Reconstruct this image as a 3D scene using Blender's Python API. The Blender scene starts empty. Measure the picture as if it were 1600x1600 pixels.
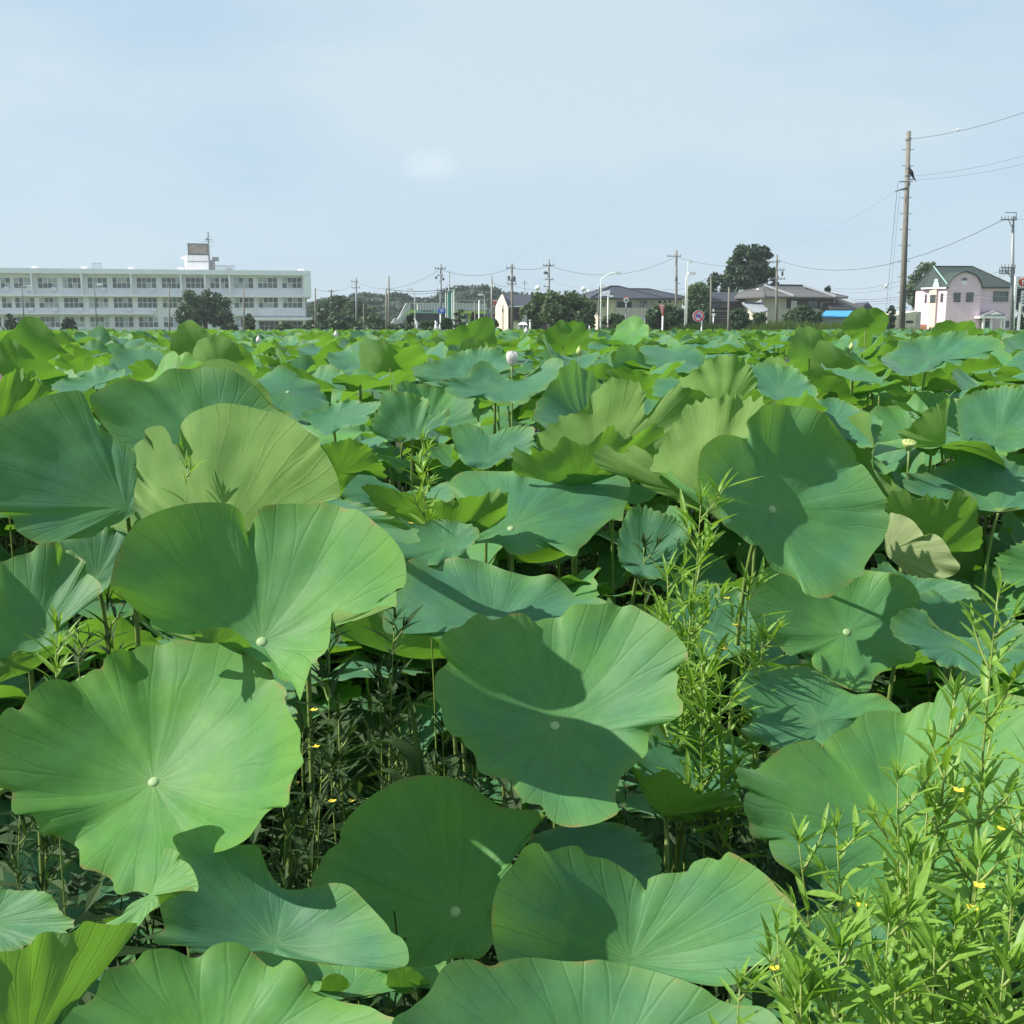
import bpy, math, random
import numpy as np
from mathutils import Vector, Matrix, Quaternion, noise as mnoise
S = bpy.context.scene
C = S.collection
random.seed(11)
PI = math.pi
# ------------------------------------------------------------------ camera
CAMZ = 1.7; PITCH = math.radians(9.72); F = 1723.0
cam_d = bpy.data.cameras.new('camera'); cam = bpy.data.objects.new('camera', cam_d); C.objects.link(cam)
cam.location = (0, 0, CAMZ); cam.rotation_euler = (PI/2 - PITCH, 0, 0)
cam_d.sensor_width = 36; cam_d.lens = F/1600*36; cam_d.clip_start = 0.05; cam_d.clip_end = 6000
S.camera = cam
S.render.resolution_x = S.render.resolution_y = 1024
# ------------------------------------------------------------------ sun, sky, exposure
SUN = Vector((-0.72, -0.08, 0.68)).normalized()
sd = bpy.data.lights.new('sun', 'SUN'); sd.energy = 5.0; sd.angle = math.radians(0.5); sd.color = (1.0, 0.95, 0.86)
so = bpy.data.objects.new('sun', sd); C.objects.link(so); so.rotation_euler = SUN.to_track_quat('Z', 'Y').to_euler()
W = bpy.data.worlds.new('World'); S.world = W; W.use_nodes = True
nt = W.node_tree; nt.nodes.clear()
def N(t, typ, **kw):
    n = t.nodes.new(typ)
    for k, v in kw.items(): setattr(n, k, v)
    return n
sky = N(nt, 'ShaderNodeTexSky', sky_type='NISHITA', sun_disc=False)
sky.sun_elevation = math.asin(SUN.z); sky.sun_rotation = math.atan2(SUN.x, SUN.y)
sky.air_density = 1.0; sky.dust_density = 0.6; sky.ozone_density = 2.0
tc = N(nt, 'ShaderNodeTexCoord'); mp = N(nt, 'ShaderNodeMapping'); mp.inputs['Scale'].default_value = (1.0, 1.0, 3.2)
mp.inputs['Rotation'].default_value = (0.0, 0.25, 0.4)
nt.links.new(tc.outputs['Generated'], mp.inputs['Vector'])
cn = N(nt, 'ShaderNodeTexNoise'); cn.inputs['Scale'].default_value = 1.7; cn.inputs['Detail'].default_value = 7; cn.inputs['Roughness'].default_value = .52
nt.links.new(mp.outputs[0], cn.inputs['Vector'])
cr = N(nt, 'ShaderNodeMapRange'); cr.inputs[1].default_value = .40; cr.inputs[2].default_value = .62; cr.inputs[3].default_value = 0.0; cr.inputs[4].default_value = 0.85
nt.links.new(cn.outputs['Fac'], cr.inputs[0])
hz = N(nt, 'ShaderNodeMix', data_type='RGBA'); hz.inputs[0].default_value = 0.72; hz.inputs[7].default_value = (3.75, 5.2, 6.5, 1)
nt.links.new(sky.outputs[0], hz.inputs[6])
mx = N(nt, 'ShaderNodeMix', data_type='RGBA'); mx.inputs[7].default_value = (4.8, 5.8, 6.4, 1)
nt.links.new(cr.outputs[0], mx.inputs[0]); nt.links.new(hz.outputs[2], mx.inputs[6])
# one small bright cloud wisp
pd_ = (math.cos(PITCH)+(800-258)/F*math.sin(PITCH)); wv_ = Vector(((675-800)/F, math.cos(PITCH)+(800-258)/F*math.sin(PITCH), -math.sin(PITCH)+(800-258)/F*math.cos(PITCH))).normalized()
sb = N(nt, 'ShaderNodeVectorMath', operation='SUBTRACT'); nt.links.new(tc.outputs['Generated'], sb.inputs[0]); sb.inputs[1].default_value = wv_
rt_ = N(nt, 'ShaderNodeMapping'); rt_.inputs['Rotation'].default_value = (0, math.radians(35), 0); rt_.inputs['Scale'].default_value = (1, 1, 1.9); nt.links.new(sb.outputs[0], rt_.inputs[0])
ln_ = N(nt, 'ShaderNodeVectorMath', operation='LENGTH'); nt.links.new(rt_.outputs[0], ln_.inputs[0])
n3 = N(nt, 'ShaderNodeTexNoise'); n3.inputs['Scale'].default_value = 45; n3.inputs['Detail'].default_value = 6; nt.links.new(tc.outputs['Generated'], n3.inputs['Vector'])
ma_ = N(nt, 'ShaderNodeMath', operation='MULTIPLY_ADD'); nt.links.new(n3.outputs['Fac'], ma_.inputs[0]); ma_.inputs[1].default_value = .03; nt.links.new(ln_.outputs['Value'], ma_.inputs[2])
mq = N(nt, 'ShaderNodeMapRange'); nt.links.new(ma_.outputs[0], mq.inputs[0]); mq.inputs[1].default_value = .044; mq.inputs[2].default_value = .015; mq.inputs[3].default_value = 0; mq.inputs[4].default_value = .55
m9 = N(nt, 'ShaderNodeMix', data_type='RGBA'); m9.inputs[7].default_value = (6.2, 7.0, 7.6, 1); nt.links.new(mq.outputs[0], m9.inputs[0]); nt.links.new(mx.outputs[2], m9.inputs[6]); mx = m9
bg = N(nt, 'ShaderNodeBackground'); bg.inputs[1].default_value = 0.089
nt.links.new(mx.outputs[2], bg.inputs[0])
wo = N(nt, 'ShaderNodeOutputWorld'); nt.links.new(bg.outputs[0], wo.inputs[0])
S.view_settings.view_transform = 'Standard'; S.view_settings.look = 'None'; S.view_settings.gamma = 1
S.view_settings.use_curve_mapping = False; S.view_settings.exposure = 0.62

# ------------------------------------------------------------------ pixel -> place helpers (pixels of the 1600 px photograph)
CP, SP = math.cos(PITCH), math.sin(PITCH)
def rdir(px, py):
    u = -(py-800)/F
    return Vector(((px-800)/F, CP+u*SP, -SP+u*CP))
def at(px, py, Y):
    d = rdir(px, py); s = Y/d.y
    return Vector((s*d.x, Y, CAMZ+s*d.z))
def pt(px, py, D): return Vector((0, 0, CAMZ)) + D*rdir(px, py)

# ------------------------------------------------------------------ object helpers
def tag(o, label=None, cat=None, group=None, kind=None):
    if label: o['label'] = label
    if cat: o['category'] = cat
    if group: o['group'] = group
    if kind: o['kind'] = kind
    return o
def thing(name, loc, label, cat, group=None, rz=0):
    o = bpy.data.objects.new(name, None); C.objects.link(o); o.location = loc; o.rotation_euler = (0, 0, rz)
    o.empty_display_size = .1
    return tag(o, label, cat, group)
def link(name, me, parent=None, loc=(0, 0, 0)):
    o = bpy.data.objects.new(name, me); C.objects.link(o); o.location = loc
    if parent: o.parent = parent
    return o
def mesh(name, v, f, m, smooth=False, uv=None, tint=None, attr=None):
    me = bpy.data.meshes.new(name)
    me.from_pydata([tuple(p) for p in v], [], f)
    me.materials.append(m)
    if smooth: me.polygons.foreach_set('use_smooth', [True]*len(me.polygons))
    if uv is not None:
        ul = me.uv_layers.new(name='UVMap')
        ul.data.foreach_set('uv', np.asarray(uv, dtype=np.float32).ravel())
    if tint is not None:
        a = me.attributes.new('tint', 'FLOAT', 'POINT'); a.data.foreach_set('value', np.asarray(tint, dtype=np.float32))
    me.update()
    return me
SMALL = ('insulators', 'climbing_steps', 'sign_writing', 'railing_posts', 'stair_railing_bars', 'roof_railing', 'seeds', 'bridge_letter', 'antenna_mast', 'emblem')
class MB:
    def __init__(s): s.v = []; s.f = []
    def box(s, x0, x1, y0, y1, z0, z1):
        b = len(s.v)
        s.v += [(x0,y0,z0),(x1,y0,z0),(x1,y1,z0),(x0,y1,z0),(x0,y0,z1),(x1,y0,z1),(x1,y1,z1),(x0,y1,z1)]
        s.f += [tuple(b+i for i in q) for q in ((0,3,2,1),(4,5,6,7),(0,1,5,4),(1,2,6,5),(2,3,7,6),(3,0,4,7))]
        return s
    def poly(s, pts):
        b = len(s.v); s.v += [tuple(p) for p in pts]; s.f.append(tuple(range(b, b+len(pts)))); return s
    def prism(s, pts, vec):
        b = len(s.v); n = len(pts); vec = Vector(vec)
        s.v += [tuple(p) for p in pts] + [tuple(Vector(p)+vec) for p in pts]
        s.f.append(tuple(range(b+n-1, b-1, -1))); s.f.append(tuple(range(b+n, b+2*n)))
        for i in range(n):
            j = (i+1) % n; s.f.append((b+i, b+j, b+n+j, b+n+i))
        return s
    def tube(s, pts, r, n=8, cap=True):
        pts = [Vector(p) for p in pts]
        rs = r if isinstance(r, (list, tuple)) else [r]*len(pts)
        b = len(s.v); up = None
        for i, p in enumerate(pts):
            d = (pts[min(i+1, len(pts)-1)] - pts[max(i-1, 0)]).normalized()
            if up is None or abs(up.dot(d)) > .99: up = Vector((1, 0, 0)) if abs(d.x) < .9 else Vector((0, 1, 0))
            a = (up - d*up.dot(d)).normalized(); c = d.cross(a); up = a
            for k in range(n):
                t = 2*PI*k/n; s.v.append(tuple(p + rs[i]*(a*math.cos(t)+c*math.sin(t))))
        for i in range(len(pts)-1):
            for k in range(n):
                j = (k+1) % n
                s.f.append((b+i*n+k, b+i*n+j, b+(i+1)*n+j, b+(i+1)*n+k))
        if cap:
            s.f.append(tuple(range(b+n-1, b-1, -1))); e = b+(len(pts)-1)*n; s.f.append(tuple(range(e, e+n)))
        return s
    def build(s, name, m, parent=None, loc=(0,0,0), smooth=False):
        o = link(name, mesh(name, s.v, s.f, m, smooth), parent, loc)
        if name in SMALL: o['kind'] = 'stuff'
        return o

# ------------------------------------------------------------------ materials
def newmat(name):
    m = bpy.data.materials.new(name); m.use_nodes = True; m.node_tree.nodes.clear(); return m, m.node_tree
def simple(name, col, rough=.7, var=.18, scale=3.0, bump=.0, metal=0, spec=.5, stain=0):
    m, t = newmat(name); L = t.links.new
    out = N(t, 'ShaderNodeOutputMaterial'); b = N(t, 'ShaderNodeBsdfPrincipled'); L(b.outputs[0], out.inputs[0])
    b.inputs['Roughness'].default_value = rough; b.inputs['Metallic'].default_value = metal; b.inputs['Specular IOR Level'].default_value = spec
    tc = N(t, 'ShaderNodeTexCoord'); n1 = N(t, 'ShaderNodeTexNoise'); n1.inputs['Scale'].default_value = scale; n1.inputs['Detail'].default_value = 6
    L(tc.outputs['Object'], n1.inputs['Vector'])
    mr = N(t, 'ShaderNodeMapRange'); mr.inputs[1].default_value = .3; mr.inputs[2].default_value = .7
    mr.inputs[3].default_value = 1-var; mr.inputs[4].default_value = 1+var; L(n1.outputs['Fac'], mr.inputs[0])
    mu = N(t, 'ShaderNodeMix', data_type='RGBA', blend_type='MULTIPLY'); mu.inputs[0].default_value = 1; mu.inputs[6].default_value = (*col, 1)
    L(mr.outputs[0], mu.inputs[7]); last = mu.outputs[2]
    if stain:
        mp = N(t, 'ShaderNodeMapping'); mp.inputs['Scale'].default_value = (1.2, 1.2, .12); L(tc.outputs['Object'], mp.inputs[0])
        n2 = N(t, 'ShaderNodeTexNoise'); n2.inputs['Scale'].default_value = 2.2; n2.inputs['Detail'].default_value = 5; L(mp.outputs[0], n2.inputs['Vector'])
        m2 = N(t, 'ShaderNodeMapRange'); m2.inputs[1].default_value = .5; m2.inputs[2].default_value = .75; m2.inputs[4].default_value = stain; L(n2.outputs['Fac'], m2.inputs[0])
        x = N(t, 'ShaderNodeMix', data_type='RGBA'); L(m2.outputs[0], x.inputs[0]); L(last, x.inputs[6]); x.inputs[7].default_value = (.12, .12, .10, 1); last = x.outputs[2]
    L(last, b.inputs['Base Color'])
    if bump:
        bp = N(t, 'ShaderNodeBump'); bp.inputs['Strength'].default_value = bump; bp.inputs['Distance'].default_value = .02
        L(n1.outputs['Fac'], bp.inputs['Height']); L(bp.outputs[0], b.inputs['Normal'])
    return m
def lotus_mat(name, top_a, top_b, under_a, under_b, trans):
    m, t = newmat(name); L = t.links.new
    def math_(op, a, b=None, c=None, clamp=False):
        n = N(t, 'ShaderNodeMath', operation=op); n.use_clamp = clamp
        for i, x in enumerate((a, b, c)):
            if x is None: continue
            if isinstance(x, (int, float)): n.inputs[i].default_value = x
            else: L(x, n.inputs[i])
        return n.outputs[0]
    def mix(f, a, b, blend='MIX'):
        n = N(t, 'ShaderNodeMix', data_type='RGBA', blend_type=blend)
        for i, x in ((0, f), (6, a), (7, b)):
            if isinstance(x, (int, float)): n.inputs[i].default_value = x
            elif isinstance(x, tuple): n.inputs[i].default_value = (*x, 1)
            else: L(x, n.inputs[i])
        return n.outputs[2]
    def mrange(x, a, b, c=0., d=1., smooth=False):
        n = N(t, 'ShaderNodeMapRange'); n.interpolation_type = 'SMOOTHSTEP' if smooth else 'LINEAR'
        L(x, n.inputs[0])
        for i, k in enumerate((a, b, c, d)): n.inputs[1+i].default_value = k
        return n.outputs[0]
    uvn = N(t, 'ShaderNodeUVMap'); sx = N(t, 'ShaderNodeSeparateXYZ'); L(uvn.outputs[0], sx.inputs[0]); U, V = sx.outputs[0], sx.outputs[1]
    tc = N(t, 'ShaderNodeTexCoord'); ti = N(t, 'ShaderNodeAttribute'); ti.attribute_name = 'tint'; T = ti.outputs['Fac']
    def noise(sc, det=4, vec=None, rough=.5):
        n = N(t, 'ShaderNodeTexNoise'); n.inputs['Scale'].default_value = sc; n.inputs['Detail'].default_value = det; n.inputs['Roughness'].default_value = rough
        L(vec or tc.outputs['Object'], n.inputs['Vector']); return n.outputs['Fac']
    nb = noise(6.0, 4); nf = noise(55.0, 5, rough=.6); nm = noise(20, 4)
    # radial stretched noise
    cb = N(t, 'ShaderNodeCombineXYZ'); L(math_('MULTIPLY', U, 46.), cb.inputs[0]); L(math_('MULTIPLY', V, 2.0), cb.inputs[1]); L(T, cb.inputs[2])
    nr = noise(1.0, 4, cb.outputs[0])
    # veins
    wob = math_('MULTIPLY', math_('SUBTRACT', noise(9., 2), .5), math_('MULTIPLY', V, .55))
    x = math_('ABSOLUTE', math_('SUBTRACT', math_('FRACT', math_('ADD', math_('MULTIPLY', U, 21.), wob)), .5))
    fork = math_('MULTIPLY', math_('MAXIMUM', math_('SUBTRACT', V, .52), 0.), .52)
    d = math_('MULTIPLY', math_('ABSOLUTE', math_('SUBTRACT', x, fork)), V)
    w = math_('SUBTRACT', .0185, math_('MULTIPLY', V, .0105))
    ve = N(t, 'ShaderNodeMapRange'); ve.interpolation_type = 'SMOOTHSTEP'; L(math_('DIVIDE', d, w), ve.inputs[0]); ve.inputs[1].default_value = 1.; ve.inputs[2].default_value = 0.
    vein = math_('MULTIPLY', ve.outputs[0], mrange(V, .02, .06))
    wide = N(t, 'ShaderNodeMapRange'); wide.interpolation_type = 'SMOOTHSTEP'; L(math_('DIVIDE', d, math_('MULTIPLY', w, 6.)), wide.inputs[0]); wide.inputs[1].default_value = 1.; wide.inputs[2].default_value = 0.
    hubf = mrange(V, 0.0, .68, 1., 0.)
    # colours
    fT = math_('ADD', math_('MULTIPLY', T, .8), math_('MULTIPLY', math_('SUBTRACT', nb, .5), 1.5), clamp=True)  # bluish blotches: waxy bloom, plus sky sheen put into the colour
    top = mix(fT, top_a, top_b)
    top = mix(1.0, top, mix(mrange(nr, .3, .7), (.86, .9, .9), (1.12, 1.08, 1.05)), 'MULTIPLY')
    top = mix(1.0, top, mix(mrange(nf, .3, .7), (.93, .93, .93), (1.07, 1.07, 1.07)), 'MULTIPLY')
    top = mix(mrange(V, .80, 1.0, 0., .45), top, (.15, .28, .035))
    top = mix(math_('MULTIPLY', mrange(V, .965, 1.0), mrange(nm, .52, .62)), top, (.22, .20, .06))
    # dark freckles
    vo = N(t, 'ShaderNodeTexVoronoi'); vo.inputs['Scale'].default_value = 34.; L(tc.outputs['Object'], vo.inputs['Vector'])
    fre = math_('MULTIPLY', mrange(vo.outputs['Distance'], .05, .02), mrange(nm, .5, .6))
    top = mix(math_('MULTIPLY', fre, .5), top, (.05, .08, .03))
    top = mix(math_('MULTIPLY', vein, math_('MULTIPLY', hubf, .85)), top, (.24, .36, .13))
    top = mix(math_('MULTIPLY', math_('MULTIPLY', vein, math_('SUBTRACT', 1., hubf)), .38), top, (.035, .10, .035))
    vo2 = N(t, 'ShaderNodeTexVoronoi'); vo2.inputs['Scale'].default_value = 11.; L(tc.outputs['Object'], vo2.inputs['Vector'])
    sp2 = math_('MULTIPLY', mrange(vo2.outputs['Distance'], .055, .03), mrange(nb, .55, .62))
    top = mix(math_('MULTIPLY', sp2, .65), top, (.10, .085, .035))
    und = mix(mrange(nb, .35, .65), under_a, under_b)
    und = mix(math_('MULTIPLY', vein, .6), und, mix(mrange(V, .3, .9), (.30, .36, .16), (.10, .15, .04)))
    geo = N(t, 'ShaderNodeNewGeometry'); BF = geo.outputs['Backfacing']
    col = mix(BF, top, und)
    # bump: veins sunk on top, raised underneath; quilted between veins
    h = math_('ADD', math_('MULTIPLY', wide.outputs[0], math_('MULTIPLY', math_('ADD', V, .10), .2)), math_('MULTIPLY', math_('ADD', math_('MULTIPLY', nm, .9), math_('MULTIPLY', nr, .35)), -.7))
    h = math_('MULTIPLY', h, -1.)
    h = math_('ADD', h, math_('MULTIPLY', nf, .06))
    bp = N(t, 'ShaderNodeBump'); bp.inputs['Strength'].default_value = .5; bp.inputs['Distance'].default_value = .005; L(h, bp.inputs['Height'])
    P = N(t, 'ShaderNodeBsdfPrincipled'); L(col, P.inputs['Base Color']); L(bp.outputs[0], P.inputs['Normal'])
    L(mix(BF, (.56,)*3, (.75,)*3), P.inputs['Roughness']); P.inputs['Specular IOR Level'].default_value = .33
    P.inputs['Sheen Weight'].default_value = .16; P.inputs['Sheen Roughness'].default_value = .45; P.inputs['Sheen Tint'].default_value = (.60, .88, .85, 1)
    tr = N(t, 'ShaderNodeBsdfTranslucent'); L(mix(math_('MULTIPLY', vein, .6), trans, (trans[0]*.35, trans[1]*.35, trans[2]*.35)), tr.inputs[0]); L(bp.outputs[0], tr.inputs['Normal'])
    ms = N(t, 'ShaderNodeMixShader'); ms.inputs[0].default_value = .34; L(P.outputs[0], ms.inputs[1]); L(tr.outputs[0], ms.inputs[2])
    out = N(t, 'ShaderNodeOutputMaterial'); L(ms.outputs[0], out.inputs[0])
    return m
def foliage_mat(name, a, b, trans, tf=.3, rough=.5, scale=2.0):
    m, t = newmat(name); L = t.links.new
    tc = N(t, 'ShaderNodeTexCoord'); n1 = N(t, 'ShaderNodeTexNoise'); n1.inputs['Scale'].default_value = scale; n1.inputs['Detail'].default_value = 5; L(tc.outputs['Object'], n1.inputs['Vector'])
    mr = N(t, 'ShaderNodeMapRange'); mr.inputs[1].default_value = .35; mr.inputs[2].default_value = .65; L(n1.outputs['Fac'], mr.inputs[0])
    mi = N(t, 'ShaderNodeMix', data_type='RGBA'); mi.inputs[6].default_value = (*a, 1); mi.inputs[7].default_value = (*b, 1); L(mr.outputs[0], mi.inputs[0])
    P = N(t, 'ShaderNodeBsdfPrincipled'); L(mi.outputs[2], P.inputs['Base Color']); P.inputs['Roughness'].default_value = rough; P.inputs['Specular IOR Level'].default_value = .35
    tr = N(t, 'ShaderNodeBsdfTranslucent'); tr.inputs[0].default_value = (*trans, 1)
    ms = N(t, 'ShaderNodeMixShader'); ms.inputs[0].default_value = tf; L(P.outputs[0], ms.inputs[1]); L(tr.outputs[0], ms.inputs[2])
    out = N(t, 'ShaderNodeOutputMaterial'); L(ms.outputs[0], out.inputs[0])
    return m
M = {}
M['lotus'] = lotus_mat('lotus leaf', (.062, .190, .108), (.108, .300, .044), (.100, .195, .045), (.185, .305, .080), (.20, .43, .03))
M['lotus_sunlit'] = lotus_mat('painted-sunlit lotus leaf', (.12, .25, .09), (.17, .30, .09), (.26, .33, .15), (.30, .36, .17), (.22, .36, .05))  # lotus leaf colours lightened to stand for direct sun on the underside
M['hub'] = simple('leaf centre', (.26, .38, .17), .6, .1, 60)
M['stalk'] = simple('lotus stalk', (.17, .24, .06), .55, .25, 25)
M['weedleaf'] = foliage_mat('weed leaf', (.14, .27, .035), (.21, .36, .06), (.32, .55, .04), .36, .45, 9)
M['weedleaf_shaded'] = foliage_mat('painted-shade weed leaf', (.022, .055, .016), (.045, .095, .024), (.05, .11, .015), .3, .7, 9)  # weed leaf colour darkened to stand for the deep shade in the gaps
M['weedstem'] = simple('weed stem', (.20, .27, .06), .5, .3, 20)
M['flower_y'] = simple('yellow petal', (.85, .62, .05), .6, .1, 30)
M['petal'] = foliage_mat('lotus petal', (.80, .74, .74), (.85, .80, .78), (.8, .7, .66), .25, .5, 20)
M['petal_pink'] = foliage_mat('pink lotus petal', (.75, .42, .50), (.82, .60, .64), (.8, .5, .5), .25, .5, 20)
M['pod'] = simple('seed pod', (.40, .48, .16), .6, .1, 40)
M['mud'] = simple('mud', (.020, .019, .013), .55, .5, 2.5, .4)
M['grass'] = foliage_mat('grass', (.09, .16, .035), (.15, .20, .05), (.15, .24, .03), .3, .6, 1.2)
M['white'] = simple('white paint', (.89, .86, .88), .6, .03, 1.0, stain=.10)
M['whiteband'] = simple('white coping', (.90, .88, .89), .6, .05, 1.0, stain=.10)
M['concrete'] = simple('concrete', (.20, .185, .155), .85, .18, 4, .2, stain=.2)
M['steel'] = simple('galvanised steel', (.24, .26, .27), .5, .12, 5, metal=.3)
M['darksteel'] = simple('dark steel', (.09, .095, .10), .6, .12, 5)
M['wire'] = simple('wire rubber', (.06, .065, .07), .7, .05, 5)
M['whitepaint'] = simple('white post paint', (.82, .83, .80), .45, .05, 5)
M['glass'] = simple('window glass', (.05, .065, .07), .08, .3, .8, spec=.8)
M['school_glass'] = simple('school window glass', (.13, .15, .155), .25, .4, .8, spec=.6)
M['glass_pale'] = simple('curtained glass', (.42, .46, .45), .2, .3, .8, spec=.7)
M['slate'] = simple('slate roof', (.040, .046, .060), .6, .2, 3, .3)
M['tilegrey'] = simple('grey tile roof', (.105, .10, .095), .6, .22, 5, .4)
M['tilelight'] = simple('silver tile roof', (.25, .27, .29), .45, .2, 5, .4)
M['cream'] = simple('cream wall', (.74, .64, .50), .8, .06, 1.2, stain=.1)
M['beige'] = simple('beige wall', (.50, .46, .39), .8, .08, 1.2, stain=.1)
M['darkwood'] = simple('dark timber', (.050, .040, .034), .7, .25, 6)
M['pink'] = simple('pink wall', (.88, .63, .71), .8, .04, 1.2, stain=.07)
M['greenroof'] = simple('green shingle roof', (.030, .048, .040), .7, .3, 6, .3)
M['mint'] = simple('mint metal', (.36, .62, .50), .5, .08, 3)
M['bluesheet'] = simple('blue sheet', (.05, .30, .68), .5, .1, 2)
M['brick'] = simple('brick', (.33, .12, .08), .85, .3, 9)
M['red'] = simple('red paint', (.62, .05, .05), .5, .06, 9)
M['redorange'] = simple('orange red paint', (.75, .12, .07), .5, .06, 9)
M['blue'] = simple('blue sign', (.02, .12, .55), .5, .06, 9)
M['lime'] = simple('lime paint', (.45, .62, .10), .6, .1, 2)
M['paleblue'] = simple('pale blue panel', (.33, .50, .50), .6, .1, 2)
M['railpanel'] = simple('railing panel', (.50, .48, .50), .7, .08, 2)
M['net'] = simple('green netting', (.04, .33, .26), .8, .2, 3)
M['brown'] = simple('brown sign box', (.36, .30, .27), .7, .2, 1.5)
M['crow'] = simple('black feathers', (.012, .012, .014), .5, .1, 30)
M['skin'] = simple('skin', (.45, .28, .2), .6, .05, 5)
M['cloth_blue'] = simple('pale blue cloth', (.22, .42, .68), .8, .1, 5)
M['cloth_lime'] = simple('lime vest', (.50, .85, .12), .8, .1, 5)
M['cloth_dark'] = simple('dark trousers', (.03, .035, .06), .8, .1, 5)
M['stone'] = simple('pale stone', (.62, .64, .65), .8, .15, 6, .3)
M['stonegrey'] = simple('grey stone', (.33, .35, .38), .8, .2, 6, .4)
M['bark'] = simple('bark', (.085, .065, .045), .9, .3, 6, .4)
M['tree_dark'] = foliage_mat('dark tree foliage', (.022, .060, .024), (.045, .092, .030), (.05, .10, .02), .22, .55, .6)
M['tree_mid'] = foliage_mat('mid tree foliage', (.040, .080, .028), (.070, .115, .038), (.09, .15, .03), .25, .55, .6)
M['tree_light'] = foliage_mat('light tree foliage', (.075, .14, .040), (.12, .19, .055), (.14, .22, .04), .25, .55, .6)
M['forest'] = foliage_mat('hill forest foliage', (.028, .058, .036), (.052, .085, .046), (.05, .10, .03), .2, .6, .12)
M['yellow'] = simple('yellow paint', (.75, .60, .10), .6, .1, 5)
M['black'] = simple('black paint', (.02, .02, .022), .5, .1, 5)
M['asphalt'] = simple('asphalt', (.05, .05, .052), .9, .2, 2)

# ------------------------------------------------------------------ the ground
def sheet(name, x0, x1, y0, y1, z, m, n=1):
    v = []; f = []
    for j in range(n+1):
        for i in range(n+1):
            x = x0+(x1-x0)*i/n; y = y0+(y1-y0)*j/n
            v.append((x, y, z + (0.03*mnoise.noise(Vector((x*1.3, y*1.3, 0))) if n > 1 else 0)))
    for j in range(n):
        for i in range(n):
            a = j*(n+1)+i; f.append((a, a+1, a+n+2, a+n+1))
    return tag(link(name, mesh(name, v, f, m, n > 1)), kind='structure')
sheet('ground', -900, 900, -100, 1150, -.12, M['grass'])
tag(link('pond_bed', mesh('pond_bed', *(lambda v, f: (v, f))(*[
    [(x, y, .03*mnoise.noise(Vector((x*1.3, y*1.3, 0)))) for y in np.linspace(-3, 66, 120) for x in np.linspace(-45, 45, 120)],
    [(j*120+i, j*120+i+1, (j+1)*120+i+1, (j+1)*120+i) for j in range(119) for i in range(119)]]), M['mud'], True)), kind='structure')
MB().box(-120, 120, 74, 81, -.1, .02).build('road', M['asphalt'])
tag(bpy.data.objects['road'], kind='structure')

# ------------------------------------------------------------------ lotus leaves traced in the foreground
LN, LR = 168, 22
def smooth_closed(a, k):
    b = a.copy()
    for _ in range(k): b = .25*np.roll(b, 1, 0)+.5*b+.25*np.roll(b, -1, 0)
    return b
def resample(P, n):
    P = np.array(P, float); m = len(P); out = []
    for i in range(m):
        p0, p1, p2, p3 = P[(i-1) % m], P[i], P[(i+1) % m], P[(i+2) % m]
        for t in np.linspace(0, 1, 12, endpoint=False):
            out.append(.5*((2*p1)+(-p0+p2)*t+(2*p0-5*p1+4*p2-p3)*t*t+(-p0+3*p1-3*p2+p3)*t**3))
    out = np.array(out); out = np.vstack([out, out[:1]])
    s = np.r_[0, np.cumsum(np.linalg.norm(np.diff(out, axis=0), axis=1))]
    q = np.linspace(0, s[-1], n, endpoint=False)
    return np.stack([np.interp(q, s, out[:, k]) for k in range(2)], 1)
def periodic(n, kmin, kmax, rnd):
    th = np.linspace(0, 2*PI, n, endpoint=False); y = np.zeros(n)
    for k in range(kmin, kmax+1): y += rnd.uniform(.4, 1)*np.sin(k*th+rnd.uniform(0, 2*PI))/math.sqrt(k)
    return y/max(1e-6, np.abs(y).max())
def parse(s): return [tuple(float(q) for q in p.split(',')) for p in s.split()]
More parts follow.
